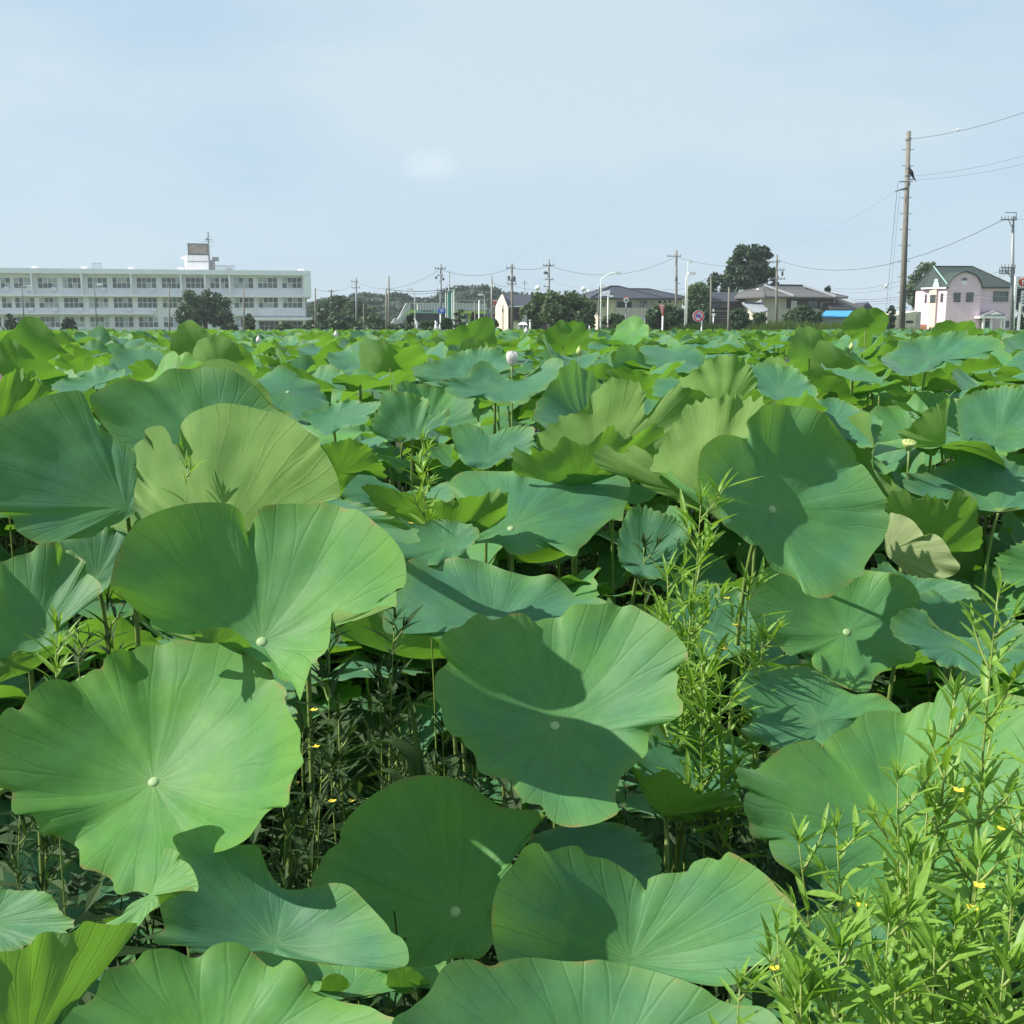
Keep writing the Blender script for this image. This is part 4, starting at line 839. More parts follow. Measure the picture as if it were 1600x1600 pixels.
# arching grass blades in the central gap
def blade(root, pts, w, m='weedleaf_shaded'):
    mb = MB(); pts = [Vector(p) for p in pts]; n = 14; v = []
    for i in range(n+1):
        t = i/n; k = t*(len(pts)-1); j = min(int(k), len(pts)-2); s = k-j
        p0 = pts[max(j-1, 0)]; p1 = pts[j]; p2 = pts[j+1]; p3 = pts[min(j+2, len(pts)-1)]
        q = .5*((2*p1)+(p2-p0)*s+(2*p0-5*p1+4*p2-p3)*s*s+(p3-p0+3*p1-3*p2)*s**3)
        ww = w*(1-t**2.2)*(.6+.8*min(1, t*3)) + .0003
        v += [q+Vector((ww*.5, ww*.3, ww*.3)), q-Vector((0, 0, ww*.25)), q-Vector((ww*.5, ww*.3, -ww*.2))]
    f = []
    for i in range(n):
        for k in range(2): a = i*3+k; f.append((a, a+3, a+4, a+1))
    link('blade', mesh('blade', v, f, M[m], True), root)
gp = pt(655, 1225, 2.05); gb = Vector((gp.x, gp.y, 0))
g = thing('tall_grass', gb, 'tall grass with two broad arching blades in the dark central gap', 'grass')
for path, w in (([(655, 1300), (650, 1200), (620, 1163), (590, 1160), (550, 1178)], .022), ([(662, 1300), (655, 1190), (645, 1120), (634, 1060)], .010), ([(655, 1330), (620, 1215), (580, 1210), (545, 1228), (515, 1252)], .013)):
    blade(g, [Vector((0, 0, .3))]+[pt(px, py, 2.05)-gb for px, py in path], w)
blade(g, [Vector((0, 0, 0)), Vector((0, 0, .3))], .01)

# tangled undergrowth on the wet ground below the leaves
un = random.Random(9); v = []; f = []
for i in range(42000):
    y = un.uniform(.7, 9); x = un.uniform(-.52*y-.7, .52*y+.7); z = un.uniform(0, .66); a = un.uniform(0, 2*PI); L_ = un.uniform(.05, .13); w_ = L_*un.uniform(.10, .2); el = un.uniform(-.3, 1.0)
    d = Vector((math.cos(a)*math.cos(el), math.sin(a)*math.cos(el), math.sin(el))); s_ = Vector((-math.sin(a), math.cos(a), 0))*w_; p = Vector((x, y, z)); b = len(v)
    v += [p, p+d*L_*.45+s_, p+d*L_-Vector((0, 0, L_*.2)), p+d*L_*.45-s_]; f += [(b, b+1, b+2), (b, b+2, b+3)]
for i in range(1500):
    y = un.uniform(.9, 7); x = un.uniform(-.52*y-.7, .52*y+.7); h_ = un.uniform(.3, .75); b = len(v); dx = un.uniform(-.12, .12); dy = un.uniform(-.1, .1)
    v += [(x-.003, y, 0), (x+.003, y, 0), (x+dx+.0015, y+dy, h_), (x+dx-.0015, y+dy, h_)]; f.append((b, b+1, b+2, b+3))
tag(link('undergrowth', mesh('undergrowth', v, f, M['weedleaf_shaded'])), 'dark tangle of stems and small leaves on the wet ground under the lotus', 'undergrowth', kind='stuff')

# ------------------------------------------------------------------ buildings
class Fac:
    """a facade line from photograph column pa at distance Ya to column pb at distance Yb; u runs along it, d away from the camera"""
    def __init__(s, pa, Ya, pb, Yb, label, cat, name, py=480):
        A = at(pa, py, Ya); B = at(pb, py, Yb); s.A = Vector((A.x, A.y)); s.t = (Vector((B.x, B.y))-s.A).normalized()
        s.root = thing(name, (A.x, A.y, 0), label, cat, rz=math.atan2(s.t.y, s.t.x))
    def p(s, px, py, d=0):
        r = rdir(px, py); n = Vector((-s.t.y, s.t.x)); k = (s.A.dot(n)+d)/(r.x*n.x+r.y*n.y)
        q = Vector((r.x*k, r.y*k)); return (q-s.A).dot(s.t), CAMZ+r.z*k
    def u(s, px, d=0, py=480): return s.p(px, py, d)[0]
    def z(s, px, py, d=0): return s.p(px, py, d)[1]
    def box(s, name, m, p0, p1, y0, y1, d0, d1, parent=None, z0=None, ref=0):
        u0, za = s.p(p0, y1, ref); u1, zb = s.p(p1, y0, ref); u0 = s.u(p0, ref); u1 = s.u(p1, ref)
        return MB().box(u0, u1, d0, d1, za if z0 is None else z0, zb).build(name, M[m], parent or s.root)
    def window(s, p0, p1, y0, y1, d=-.03, cols=2, rows=1, frame='white', glass='glass', ref=0, fw=.07):
        u0 = s.u(p0, ref); u1 = s.u(p1, ref); z0 = s.z(p0, y1, ref); z1 = s.z(p0, y0, ref)
        fr = MB(); fr.box(u0-fw, u1+fw, d, d+.12, z1, z1+fw); fr.box(u0-fw, u1+fw, d, d+.12, z0-fw, z0)
        fr.box(u0-fw, u0, d, d+.12, z0, z1); fr.box(u1, u1+fw, d, d+.12, z0, z1)
        for i in range(1, cols): x = u0+(u1-u0)*i/cols; fr.box(x-fw*.45, x+fw*.45, d+.004, d+.11, z0, z1)
        for j in range(1, rows): zz = z0+(z1-z0)*j/rows; fr.box(u0, u1, d+.008, d+.105, zz-fw*.4, zz+fw*.4)
        w = fr.build('window', M[frame], s.root)
        for i in range(cols):
            for j in range(rows):
                g = random.random() < .36 if glass == 'mix' else False
                gm = ('glass_pale' if g else 'school_glass') if glass == 'mix' else glass
                MB().box(u0+(u1-u0)*i/cols, u0+(u1-u0)*(i+1)/cols, d+.05, d+.07, z0+(z1-z0)*j/rows, z0+(z1-z0)*(j+1)/rows).build('pane', M[gm], w)
        return w
# --- school
f = Fac(-60, 186, 487, 198, 'long white three-storey school with strip windows and a rooftop tower', 'school', 'school_building')
UE = f.u(478); U0 = f.u(-60)
def sz(py): return f.z(300, py)
MB().box(U0, UE, 1.5, 12, -.1, sz(424)).build('wall', M['white'], f.root)
MB().box(U0, f.u(487), -.3, 12.3, sz(429), sz(421.5)).build('roof_band', M['whiteband'], f.root)
MB().box(f.u(475), f.u(487), -.28, 12.2, sz(464), sz(429.2)).build('end_frame', M['whiteband'], f.root)
MB().box(U0, f.u(474.9), -.28, 1.5, sz(464), sz(460.5)).build('balcony_slab', M['whiteband'], f.root)
MB().box(U0, f.u(240), -.28, 1.5, sz(491.5), sz(489.5)).build('balcony_slab', M['whiteband'], f.root)
MB().box(f.u(360), UE, .9, 1.5, sz(493), sz(491)).build('balcony_slab', M['whiteband'], f.root)
for px in (52, 130, 207, 284.5, 322, 360, 13-40):
    MB().box(f.u(px-1.4), f.u(px+1.4), -.26, 1.5, sz(460.6), sz(428.9)).build('fin', M['whiteband'], f.root)
for px in (52, 130, 204, 282, 473):
    MB().box(f.u(px-4), f.u(px+4), 3, 5, sz(422), sz(416.5)).build('roof_vent', M['white'], f.root)
rows = [(433.5, 449.5), (464.8, 480.5), (495, 511)]
bays = [-16, 20, 58, 97, 136, 174, 213, 252, 290, 328, 365, 403, 441]
for r, (y0, y1) in enumerate(rows):
    for i, px in enumerate(bays):
        w = 30
        if r == 2 and px > 385: continue
        f.window(px+1.5, px+1.5+w, y0, y1, d=1.42, cols=4, rows=2, glass='mix', fw=.09)
        if random.random() < .5 and px < 360:
            a = f.u(px+22); z0 = sz(y1+6)
            o = MB().box(a, a+.8, .9, 1.4, z0, z0+.6).build('air_conditioner', M['white'], f.root)
for px in (37-40+2, 96, 175, 252, 345, 399, 436): MB().box(f.u(px-1.5), f.u(px+1.5), 1.3, 1.5, -.1, sz(430)).build('pier', M['white'], f.root)
MB().tube([(f.u(479), .7, 0), (f.u(479), .7, sz(465))], .12, 6).build('drain_pipe', M['steel'], f.root)
# entrance canopy and glazed hall
MB().box(f.u(397), f.u(487), -1.2, 2.2, sz(500.5), sz(496)).build('entrance_canopy', M['whiteband'], f.root)
for px in (401, 437, 474): MB().box(f.u(px-1), f.u(px+1), -.9, -.5, -.1, sz(500.5)).build('canopy_post', M['white'], f.root)
f.window(404, 436, 502, 517, d=1.42, cols=4, rows=2, glass='glass', fw=.08); f.window(440, 472, 502, 517, d=1.42, cols=4, rows=2, glass='glass', fw=.08)
# tower
tw = MB(); tw.box(f.u(293), f.u(327), 4, 8, sz(422), sz(396.6)); tw.box(f.u(288.5), f.u(293.5), 4.4, 8, sz(422), sz(395)); tw.box(f.u(283), f.u(289), 4.6, 6, sz(402), sz(398.5))
tw.build('roof_tower', M['white'], f.root)
MB().box(f.u(293.5), f.u(326), 3.9, 4.0, sz(407.6), sz(406.8)).build('tower_ledge', M['concrete'], f.root)
sg = MB().box(f.u(295.5), f.u(326.5), 4.2, 6.5, sz(396.4), sz(378)).build('rooftop_tank_box', M['brown'], f.root)
fr = MB(); 
for (a, b, c, e) in ((295, 327, 378.8, 377.6), (295, 327, 396.6, 395.4), (295, 296, 396, 378), (326, 327, 396, 378)): fr.box(f.u(a), f.u(b), 4.05, 4.2, sz(c), sz(e))
fr.build('tank_frame', M['concrete'], sg)
mt = MB(); um = f.u(328.5); mt.tube([(um, 4, sz(422)), (um, 4, sz(358))], [.16, .06], 6)
for py, w in ((375, 1.0), (382, .5), (371, .7), (366, .4), (361, .35)): mt.tube([(um-w, 4, sz(py)), (um+w, 4, sz(py))], .04, 4)
mt.box(um-.35, um+.1, 3.8, 4.2, sz(373), sz(369)); mt.build('antenna_mast', M['steel'], f.root)
MB().box(f.u(329), f.u(336), 4.2, 7, sz(422), sz(404)).build('stair_housing', M['steel'], f.root)
MB().box(f.u(333), f.u(343), 4.2, 6, sz(405), sz(399)).build('stair_cap', M['steel'], f.root)
rl = MB()
for px in range(337, 370, 3): rl.tube([(f.u(px), 4.3, sz(422)), (f.u(px), 4.3, sz(413))], .04, 4)
rl.tube([(f.u(336), 4.3, sz(413)), (f.u(369), 4.3, sz(413))], .05, 4); rl.build('roof_railing', M['steel'], f.root)
MB().box(f.u(355), f.u(364), 4.4, 6, sz(422), sz(415)).build('roof_unit', M['white'], f.root)
rl = MB()
for px in range(142, 158, 3): rl.tube([(f.u(px), 4.3, sz(421)), (f.u(px), 4.3, sz(410.5))], .04, 4)
rl.tube([(f.u(142), 4.3, sz(411)), (f.u(157), 4.3, sz(411))], .05, 4); rl.build('roof_railing', M['steel'], f.root)

def hip(f, name, m, p0, p1, ye, r0, r1, yr, d0, d1, over=.5, parent=None, thick=.18):
    """hip roof: eaves from column p0 to p1 at row ye, ridge r0..r1 at row yr"""
    u0, u1 = f.u(p0)-over, f.u(p1)+over; ze = f.z(p0, ye); zr = f.z(p0, yr); dm = (d0+d1)/2; a, b = f.u(r0), f.u(r1)
    v = [(u0, d0-over, ze), (u1, d0-over, ze), (u1, d1+over, ze), (u0, d1+over, ze), (a, dm, zr), (b, dm, zr)]
    v += [(x, y, z-thick) for x, y, z in v[:4]]
    fc = [(0, 1, 5, 4), (1, 2, 5), (2, 3, 4, 5), (3, 0, 4), (0, 6, 7, 1), (1, 7, 8, 2), (2, 8, 9, 3), (3, 9, 6, 0), (6, 9, 8, 7)]
    r = link(name, mesh(name, v, fc, M[m]), parent or f.root)
    cap = MB()
    for q0, q1 in ((0, 4), (1, 5), (4, 5), (2, 5), (3, 4)): cap.tube([Vector(v[q0])+Vector((0, 0, .05)), Vector(v[q1])+Vector((0, 0, .05))], .11, 5)
    cap.build('ridge_cap', M[m], r); return r
# --- pink house
f = Fac(1478, 146, 1588, 146.6, 'pink two-storey house with green hipped roof and rounded front gable', 'house', 'pink_house')
Z = lambda py: f.z(1500, py); u = f.u
MB().box(u(1480), u(1588), 1.3, 10, -.1, Z(448)).build('wall', M['pink'], f.root)
gp_ = [(u(1478), 0, -.1), (u(1531.5), 0, -.1), (u(1531.5), 0, Z(447))]+[(u(x), 0, Z(y_)) for x, y_ in ((1528, 440), (1523, 432.5), (1516, 428), (1507, 425), (1501, 425.5), (1493, 429), (1486, 434.5), (1481, 442), (1478, 449))]
MB().prism(gp_, (0, 4.5, 0)).build('front_gable', M['pink'], f.root)
gr = [(u(x), 0, Z(y_)) for x, y_ in ((1532.6, 448), (1529, 439.5), (1524, 431.5), (1516, 426.5), (1507, 423.6), (1500, 424), (1492, 427.6), (1485, 433), (1480, 441), (1476.6, 450))]
inn = [(x, y_, z-.13) for x, y_, z in gr]
mbb = MB(); n_ = len(gr)
for i in range(n_-1): mbb.prism([Vector(gr[i])-Vector((0, .3, 0)), Vector(gr[i+1])-Vector((0, .3, 0)), Vector(inn[i+1])-Vector((0, .3, 0)), Vector(inn[i])-Vector((0, .3, 0))], (0, 4.4, 0))
mbb.build('gable_roof', M['greenroof'], f.root)
hip(f, 'roof', 'greenroof', 1482, 1586, 447.5, 1484, 1547, 413.5, 1.3, 10, .4)
# angled left wing
wv = [(u(1478), 0, 0), (u(1478), 6, 0), (u(1443, 8), 8, 0), (u(1440, 3.0), 3.0, 0)]
MB().prism([(x, y_, -.1) for x, y_, _ in wv], (0, 0, Z(450)+.1)).build('side_wall', M['pink'], f.root)
A_, B_ = Vector(wv[3]), Vector(wv[0])
def side(t0, t1, y0, y1, out, name, m, par=None):
    nrm = Vector(((B_-A_).y, -(B_-A_).x, 0)).normalized(); a = A_.lerp(B_, t0)+nrm*out; b = A_.lerp(B_, t1)+nrm*out
    return MB().prism([(a.x, a.y, Z(y1)), (b.x, b.y, Z(y1)), (b.x, b.y, Z(y0)), (a.x, a.y, Z(y0))], -nrm*(out+.05)).build(name, M[m], par or f.root)
side(.34, .62, 452, 512, .25, 'bay_strip', 'cream'); w_ = side(.38, .60, 460, 473, .3, 'window', 'darksteel'); side(.40, .58, 461, 472, .33, 'pane', 'glass', w_)
w_ = side(.12, .19, 459, 473, .06, 'window', 'darksteel'); side(.13, .18, 460, 472, .08, 'pane', 'glass', w_)
w_ = side(.76, .86, 458, 472, .06, 'window', 'darksteel'); side(.77, .85, 459, 471, .08, 'pane', 'glass', w_)
side(.0, .26, 507, 516, .04, 'brick_base', 'brick')
side(-.02, 1.0, 448.6, 451, .3, 'fascia', 'whiteband')
za, zb = Z(449), Z(413.5)
lr = [(wv[3][0]-.15, wv[3][1]-.5, Z(451)), (u(1479), -.35, za), (u(1484), 5.65, zb), (wv[2][0], 8.3, Z(451))]
MB().prism(lr, (0, 0, -.15)).build('side_roof', M['greenroof'], f.root)
n4 = [(Vector(lr[0]).lerp(Vector(lr[1]), t)).lerp(Vector(lr[2]), k)+Vector((0, 0, .12)) for t, k in ((.36, 0.02), (.62, 0.02), (.66, .38), (.5, .38))]
MB().prism(n4, (0, 0, -.1)).build('bay_roof', M['mint'], f.root)
MB().tube([Vector(lr[1])+Vector((0, 0, .1)), Vector(lr[2])+Vector((0, 0, .1))], .07, 5).build('ridge_cap', M['mint'], f.root)
f.window(1489.5, 1498.5, 458, 471, d=-.1, cols=1, rows=2, frame='darksteel', ref=0); f.window(1509.5, 1518.5, 458, 471, d=-.1, cols=1, rows=2, frame='darksteel')
f.window(1552, 1573.5, 456, 470.5, d=1.2, cols=2, rows=1, frame='darksteel', glass='mix', ref=1.2)
hw = MB(); cx, cz, rr = u(1504), Z(438), u(1508.5)-u(1504)
hw.prism([(cx+rr*math.cos(t), -.08, cz+rr*math.sin(t)) for t in np.linspace(0, PI, 12)], (0, .1, 0)); hw = hw.build('half_round_window', M['steel'], f.root)
MB().prism([(cx+rr*.6*math.cos(t), -.12, cz+.05+rr*.6*math.sin(t)) for t in np.linspace(0, PI, 12)], (0, .05, 0)).build('pane', M['glass'], hw)
MB().box(u(1500), u(1508), -.06, .02, Z(445), Z(439)).build('gable_plaque', M['whiteband'], f.root)
MB().box(u(1531.6), u(1585), 1.15, 1.3, Z(449), Z(447)).build('fascia', M['whiteband'], f.root)
MB().box(u(1523), u(1563), -1.6, 1.3, Z(497.5), Z(494.5)).build('porch_slab', M['whiteband'], f.root)
pd = MB().prism([(u(1530), -1.4, Z(494.4)), (u(1563), -1.4, Z(494.4)), (u(1563), -1.4, Z(491)), (u(1549.5), -1.4, Z(485.5)), (u(1530), -1.4, Z(493))], (0, 2.6, 0)).build('porch_gable', M['steel'], f.root)
MB().prism([(u(1540), -1.5, Z(491.5)), (u(1559), -1.5, Z(491.5)), (u(1549.5), -1.5, Z(487.5))], (0, .1, 0)).build('gable_face', M['whiteband'], pd)
for px in (1531, 1543, 1558, 1563): MB().box(u(px)-.12, u(px)+.12, -1.4, -1.15, -.1, Z(497.6)).build('porch_post', M['whiteband'], f.root)
MB().box(u(1534), u(1560), 1.1, 1.28, Z(500), Z(498)).build('door_head', M['brick'], f.root)
MB().box(u(1544), u(1556), 1.1, 1.28, -.1, Z(502)).build('door', M['glass'], f.root)
f.window(1568, 1578, 502, 511, d=1.2, cols=2, rows=1, frame='darksteel', ref=1.2)
# low cream shed left of it
g = Fac(1380, 138, 1440, 140, 'low cream shed with sloping top between the big pole and the pink house', 'shed', 'cream_shed')
MB().prism([(g.u(1383), 0, -.1), (g.u(1433), 0, -.1), (g.u(1433), 0, g.z(1433, 486)), (g.u(1396), 0, g.z(1396, 493)), (g.u(1390), 0, g.z(1390, 500)), (g.u(1383), 0, g.z(1383, 500))], (0, 5, 0)).build('wall', M['cream'], g.root)
g.box('shutter_opening', 'black', 1417, 1428, 501, 505, -.05, .1); g.box('yellow_mark', 'yellow', 1394, 1400, 503, 511, -.05, .05)
g.box('timber_side', 'beige', 1433.2, 1439, 487, 516, -.1, 4)
# --- japanese tiled house
f = Fac(1198, 146, 1310, 150, 'single-storey Japanese house with grey tiled hip-and-gable roof', 'house', 'tiled_house')
Z = lambda py: f.z(1250, py); u = f.u
MB().box(u(1199), u(1305), 0, 9, -.1, Z(463.5)).build('wall', M['beige'], f.root)
MB().box(u(1229), u(1302), -.1, -.004, Z(482), Z(467)).build('timber_wall', M['darkwood'], f.root)
r_ = hip(f, 'roof', 'tilegrey', 1196, 1305, 463.5, 1220, 1284, 447, -.3, 9.3, 1.0)
v_ = MB(); 
v_.prism([(u(1214), 2.0, Z(458)), (u(1214), 7, Z(458)), (u(1219), 4.5, Z(443.5))], (u(1284)-u(1219), 0, 0)); v_.build('upper_roof', M['tilegrey'], f.root)
MB().box(u(1217), u(1284), 4.2, 4.8, Z(446.8), Z(442.6)).build('ridge', M['slate'], f.root)
MB().prism([(u(1213.8), 3.1, Z(458.5)), (u(1213.8), 5.9, Z(458.5)), (u(1213.8), 4.5, Z(449.5))], (-.15, 0, 0)).build('gable_plaster', M['whiteband'], f.root)
MB().tube([(u(1221), 4.3, Z(444)), (u(1232), -1.2, Z(463))], .16, 5).build('descending_ridge', M['tilelight'], f.root)
MB().tube([(u(1283), 4.3, Z(444)), (u(1297), -1.2, Z(463))], .16, 5).build('descending_ridge', M['tilelight'], f.root)
f.window(1236, 1243, 471, 481, d=-.16, cols=1, frame='white', glass='glass_pale'); f.window(1262, 1276, 471, 481, d=-.16, cols=2, frame='darksteel')
f.window(1281, 1296, 472, 482, d=-.16, cols=3, frame='steel', glass='mix')
f2 = Fac(1302, 148, 1345, 150, 'lower tiled wing with a sloping grey roof right of the Japanese house', 'house wing', 'tiled_wing')
MB().box(f2.u(1300), f2.u(1340), 0, 6, -.1, f2.z(1320, 480)).build('wall', M['darkwood'], f2.root)
hip(f2, 'roof', 'tilegrey', 1299, 1342, 482, 1300, 1327, 464, 0, 6, .5)
f2b = Fac(1340, 152, 1368, 152, 'small dark gable roof behind the tall lotus leaf', 'house', 'small_gable_house')
MB().prism([(f2b.u(1343), 0, f2b.z(1343, 483)), (f2b.u(1366), 0, f2b.z(1366, 483)), (f2b.u(1356), 0, f2b.z(1356, 472))], (0, 6, 0)).build('roof', M['slate'], f2b.root)
MB().box(f2b.u(1346), f2b.u(1363), .3, 5.7, -.1, f2b.z(1350, 483)).build('wall', M['cream'], f2b.root)
# small outbuilding with silver tiles left of the japanese house
f3 = Fac(1168, 138, 1200, 138, 'outbuilding with a silver tiled gable roof beside the Japanese house', 'outbuilding', 'tiled_outbuilding')
MB().box(f3.u(1178), f3.u(1199), .3, 5, -.1, f3.z(1180, 487)).build('wall', M['beige'], f3.root)
MB().prism([(f3.u(1180), -.4, f3.z(1180, 490)), (f3.u(1166), 2.6, f3.z(1166, 473)), (f3.u(1199), 2.6, f3.z(1199, 475)), (f3.u(1199), -.4, f3.z(1199, 485))], (0, .02, -.14)).build('roof', M['tilelight'], f3.root)
MB().tube([(f3.u(1180), -.45, f3.z(1180, 490)), (f3.u(1167), 2.6, f3.z(1166, 473))], .16, 5).build('ridge_cap', M['tilelight'], f3.root)
MB().tube([(f3.u(1167), 2.6, f3.z(1166, 472.6)), (f3.u(1199), 2.6, f3.z(1199, 474.5))], .18, 5).build('ridge_cap', M['slate'], f3.root)
MB().prism([(f3.u(1187), 3.2, f3.z(1187, 473)), (f3.u(1199), 3.2, f3.z(1199, 473)), (f3.u(1199), 3.2, f3.z(1199, 467))], (0, .2, 0)).build('white_gable', M['whiteband'], f3.root)
# blue-roofed shed
f4 = Fac(1283, 126, 1337, 126, 'low shed under bright blue sheeting in front of the Japanese house', 'shed', 'blue_roof_shed')
MB().box(f4.u(1285), f4.u(1334), 0, 4, -.1, f4.z(1300, 494.5)).build('wall', M['steel'], f4.root)
MB().prism([(f4.u(1280), -.5, f4.z(1280, 494.5)), (f4.u(1330), -.5, f4.z(1330, 494.5)), (f4.u(1341), 2, f4.z(1341, 485)), (f4.u(1298), 2, f4.z(1298, 485))], (0, .03, -.12)).build('roof', M['bluesheet'], f4.root)
# --- black and white house with steep roof
f = Fac(1100, 150, 1166, 151, 'black timber house with white gable end and steep slate roof', 'house', 'black_house')
Z = lambda py: f.z(1130, py); u = f.u
gA, gB = (u(1107), 0.), (u(1098.5, 5.), 5.); gM = ((gA[0]+gB[0])/2, 2.5)
MB().prism([(*gA, -.1), (u(1160), 0, -.1), (u(1160), 5, -.1), (*gB, -.1)], (0, 0, Z(471)+.1)).build('wall', M['darkwood'], f.root)
MB().prism([(gA[0], -.05, -.1), (gA[0], -.05, Z(474)), (*gM, Z(457.5)), (*gB, Z(474)), (*gB, -.1)], (-.22, -.1, 0)).build('gable_wall', M['whiteband'], f.root)
MB().prism([(gA[0]-.7, -.6, Z(471.5)), (u(1162), -.6, Z(470.5)), (u(1161), 2.6, Z(455.5)), (gM[0]-.5, 2.5, Z(455.5))], (0, 0, -.16)).build('roof', M['slate'], f.root)
MB().prism([(gB[0]-.4, 5.6, Z(472)), (u(1162), 5.6, Z(470.5)), (u(1161), 2.6, Z(455.5)), (gM[0]-.5, 2.5, Z(455.5))], (0, 0, -.16)).build('roof', M['slate'], f.root)
f.window(1113, 1124, 474, 480, d=-.1, cols=2, frame='darksteel'); f.window(1126, 1136, 474, 480, d=-.1, cols=2, frame='darksteel', glass='mix')
MB().box(u(1106), u(1148), -.7, -.1, Z(487), Z(485)).build('balcony_rail', M['concrete'], f.root)
for k, (a_, b_) in enumerate(((489, 490), (493, 494), (497, 498))): MB().box(u(1106), u(1148), -.25, -.1, Z(b_), Z(a_)).build('rail', M['steel'], f.root)
# --- hip-roofed pair of houses
f = Fac(930, 160, 1072, 164, 'cream two-storey house with dark hipped roofs behind the street lamp', 'house', 'hip_roof_house')
Z = lambda py: f.z(1000, py); u = f.u
MB().prism([(u(931, 3.2), 3.2, -.1), (u(962), .1, -.1), (u(962), 9, -.1), (u(931, 3.2), 9, -.1)], (0, 0, Z(465.5)+.1)).build('wall', M['cream'], f.root)
MB().box(u(962), u(1018), .3, 9, -.1, Z(465.5)).build('wall', M['beige'], f.root)
MB().box(u(1018), u(1070), 1.0, 9, -.1, Z(465.5)).build('wall', M['cream'], f.root)
hip(f, 'roof', 'slate', 928, 1030, 465.5, 972, 984, 445.5, 0, 9, .7)
hip(f, 'roof', 'slate', 985, 1070, 465.2, 996, 1034, 450, .6, 9, .7)
MB().prism([(u(934), -.35, Z(464)), (u(951), -.35, Z(463)), (u(959), 1.4, Z(453.5)), (u(946), 1.4, Z(456))], (0, 0, .06)).build('solar_panel', M['tilelight'], f.root)
MB().box(u(944, 1.9)-.18, u(944, 1.9)+.18, 1.72, 2.2, Z(480), Z(471)).build('window', M['steel'], f.root)
f.window(966, 987, 472, 480, d=.2, cols=3, frame='darksteel'); f.window(1002, 1005, 471, 482, d=.2, cols=1, frame='darksteel'); f.window(1008, 1011, 471, 482, d=.2, cols=1, frame='darksteel')
f.window(1032, 1037, 469, 474, d=.9, cols=1, frame='white'); f.window(1041, 1045, 469, 473, d=.9, cols=1, frame='white'); f.window(1048.5, 1053, 469, 473, d=.9, cols=1, frame='white')
MB().box(u(960), u(1017), -.9, .2, Z(495.5), Z(481)).build('balcony_wall', M['beige'], f.root)
MB().box(u(1004), u(1030), -.4, .9, Z(500), Z(485)).build('garage_wall', M['darkwood'], f.root)
# --- cream gable house with long dark roof
f = Fac(776, 168, 930, 170, 'long house with cream gable end and dark slate roof, left of the broad tree', 'house', 'cream_gable_house')
Z = lambda py: f.z(800, py); u = f.u
MB().box(u(795), u(935), 1.6, 8, -.1, Z(479)).build('wall', M['darkwood'], f.root)  # dark colour here stands for the shade under the eaves
q0, q1, qm = (u(777, 2.4), 2.4), (u(794), 0), (u(785.5, 1.2), 1.2)
MB().prism([(*q0, -.1), (*q1, -.1), (*q1, Z(478)), (*qm, Z(459.5)), (*q0, Z(479))], (.3, 5, 0)).build('gable_wing', M['cream'], f.root)
MB().prism([(q1[0]+.06, -.25, Z(480)), (qm[0], .95, Z(458.5)), (qm[0], .95, Z(460)), (q1[0]-.05, -.25, Z(480))], (.3, 5.3, 0)).build('wing_roof', M['slate'], f.root)
MB().box(qm[0]-.06, qm[0]+.06, 1.02, 1.2, Z(515), Z(476)).build('wall_groove', M['beige'], f.root)
MB().box(qm[0]-.15, qm[0]+.15, 1.0, 1.2, Z(487), Z(482)).build('gable_vent', M['steel'], f.root)
MB().prism([(u(793), .6, Z(478)), (u(936), .6, Z(478)), (u(936), 5, Z(459)), (u(787), 5, Z(459))], (0, 0, -.15)).build('roof', M['slate'], f.root)
MB().prism([(u(793), 9.4, Z(478)), (u(936), 9.4, Z(478)), (u(936), 5, Z(459)), (u(787), 5, Z(459))], (0, 0, -.15)).build('roof', M['slate'], f.root)
MB().box(u(795), u(936), .45, .6, Z(479.6), Z(477.8)).build('gutter', M['whiteband'], f.root)
MB().box(u(801), u(815), .5, 1.6, -.1, Z(502)).build('porch', M['cream'], f.root)
MB().box(u(800), u(816), .1, 1.6, Z(502), Z(500)).build('porch_roof', M['concrete'], f.root)
MB().box(u(917), u(925), 1.4, 1.6, Z(505), Z(482)).build('side_panel', M['beige'], f.root)
for x_ in (912, 919): pass
# dishes on the roof line
for i, (px, py) in enumerate(((911.5, 451.5), (919, 456), (840, 450))):
    p = at(px, py, 190); t_ = thing('lamp_globe', (p.x, p.y, 0), ['left white globe lamp above the dark ridge by the broad tree', 'right white globe lamp above the dark ridge by the broad tree', 'white globe lamp between the two double-armed poles'][i], 'globe lamp', 'white globe lamps')
    MB().tube([(0, 0, p.z-.45+.9*k/8) for k in range(9)], [.02+.45*math.sin(PI*k/8) for k in range(9)], 10).build('globe', M['whitepaint'], t_, smooth=True); MB().tube([(0, 0, -.1), (0, 0, p.z-.4)], .06, 6).build('post', M['steel'], t_)

# ------------------------------------------------------------------ footbridge, tower, small structures by the road
f = Fac(612, 150, 762, 158, 'footbridge with white railings and yellow-green beams over the road', 'footbridge', 'footbridge')
Z = lambda py: f.z(690, py); u = f.u
MB().box(u(640), u(651), 0, 2.2, Z(489), Z(484.5)).build('beam', M['lime'], f.root)
b_ = MB().box(u(651), u(684), -.05, 2.2, Z(489.2), Z(484.7)).build('beam', M['paleblue'], f.root)
for k in range(9):
    x0 = 658+k*2.1; st = MB(); st.box(u(x0), u(x0+.4), -.09, -.05, Z(487.4), Z(485.2)); st.box(u(x0), u(x0+1.5), -.09, -.05, Z(486.4), Z(486.1))
    if k % 2: st.box(u(x0+1.2), u(x0+1.5), -.1, -.05, Z(487.4), Z(485.4))
    else: st.box(u(x0), u(x0+1.5), -.1, -.05, Z(485.6), Z(485.2))
    st.build('bridge_letter', M['darksteel'], b_)
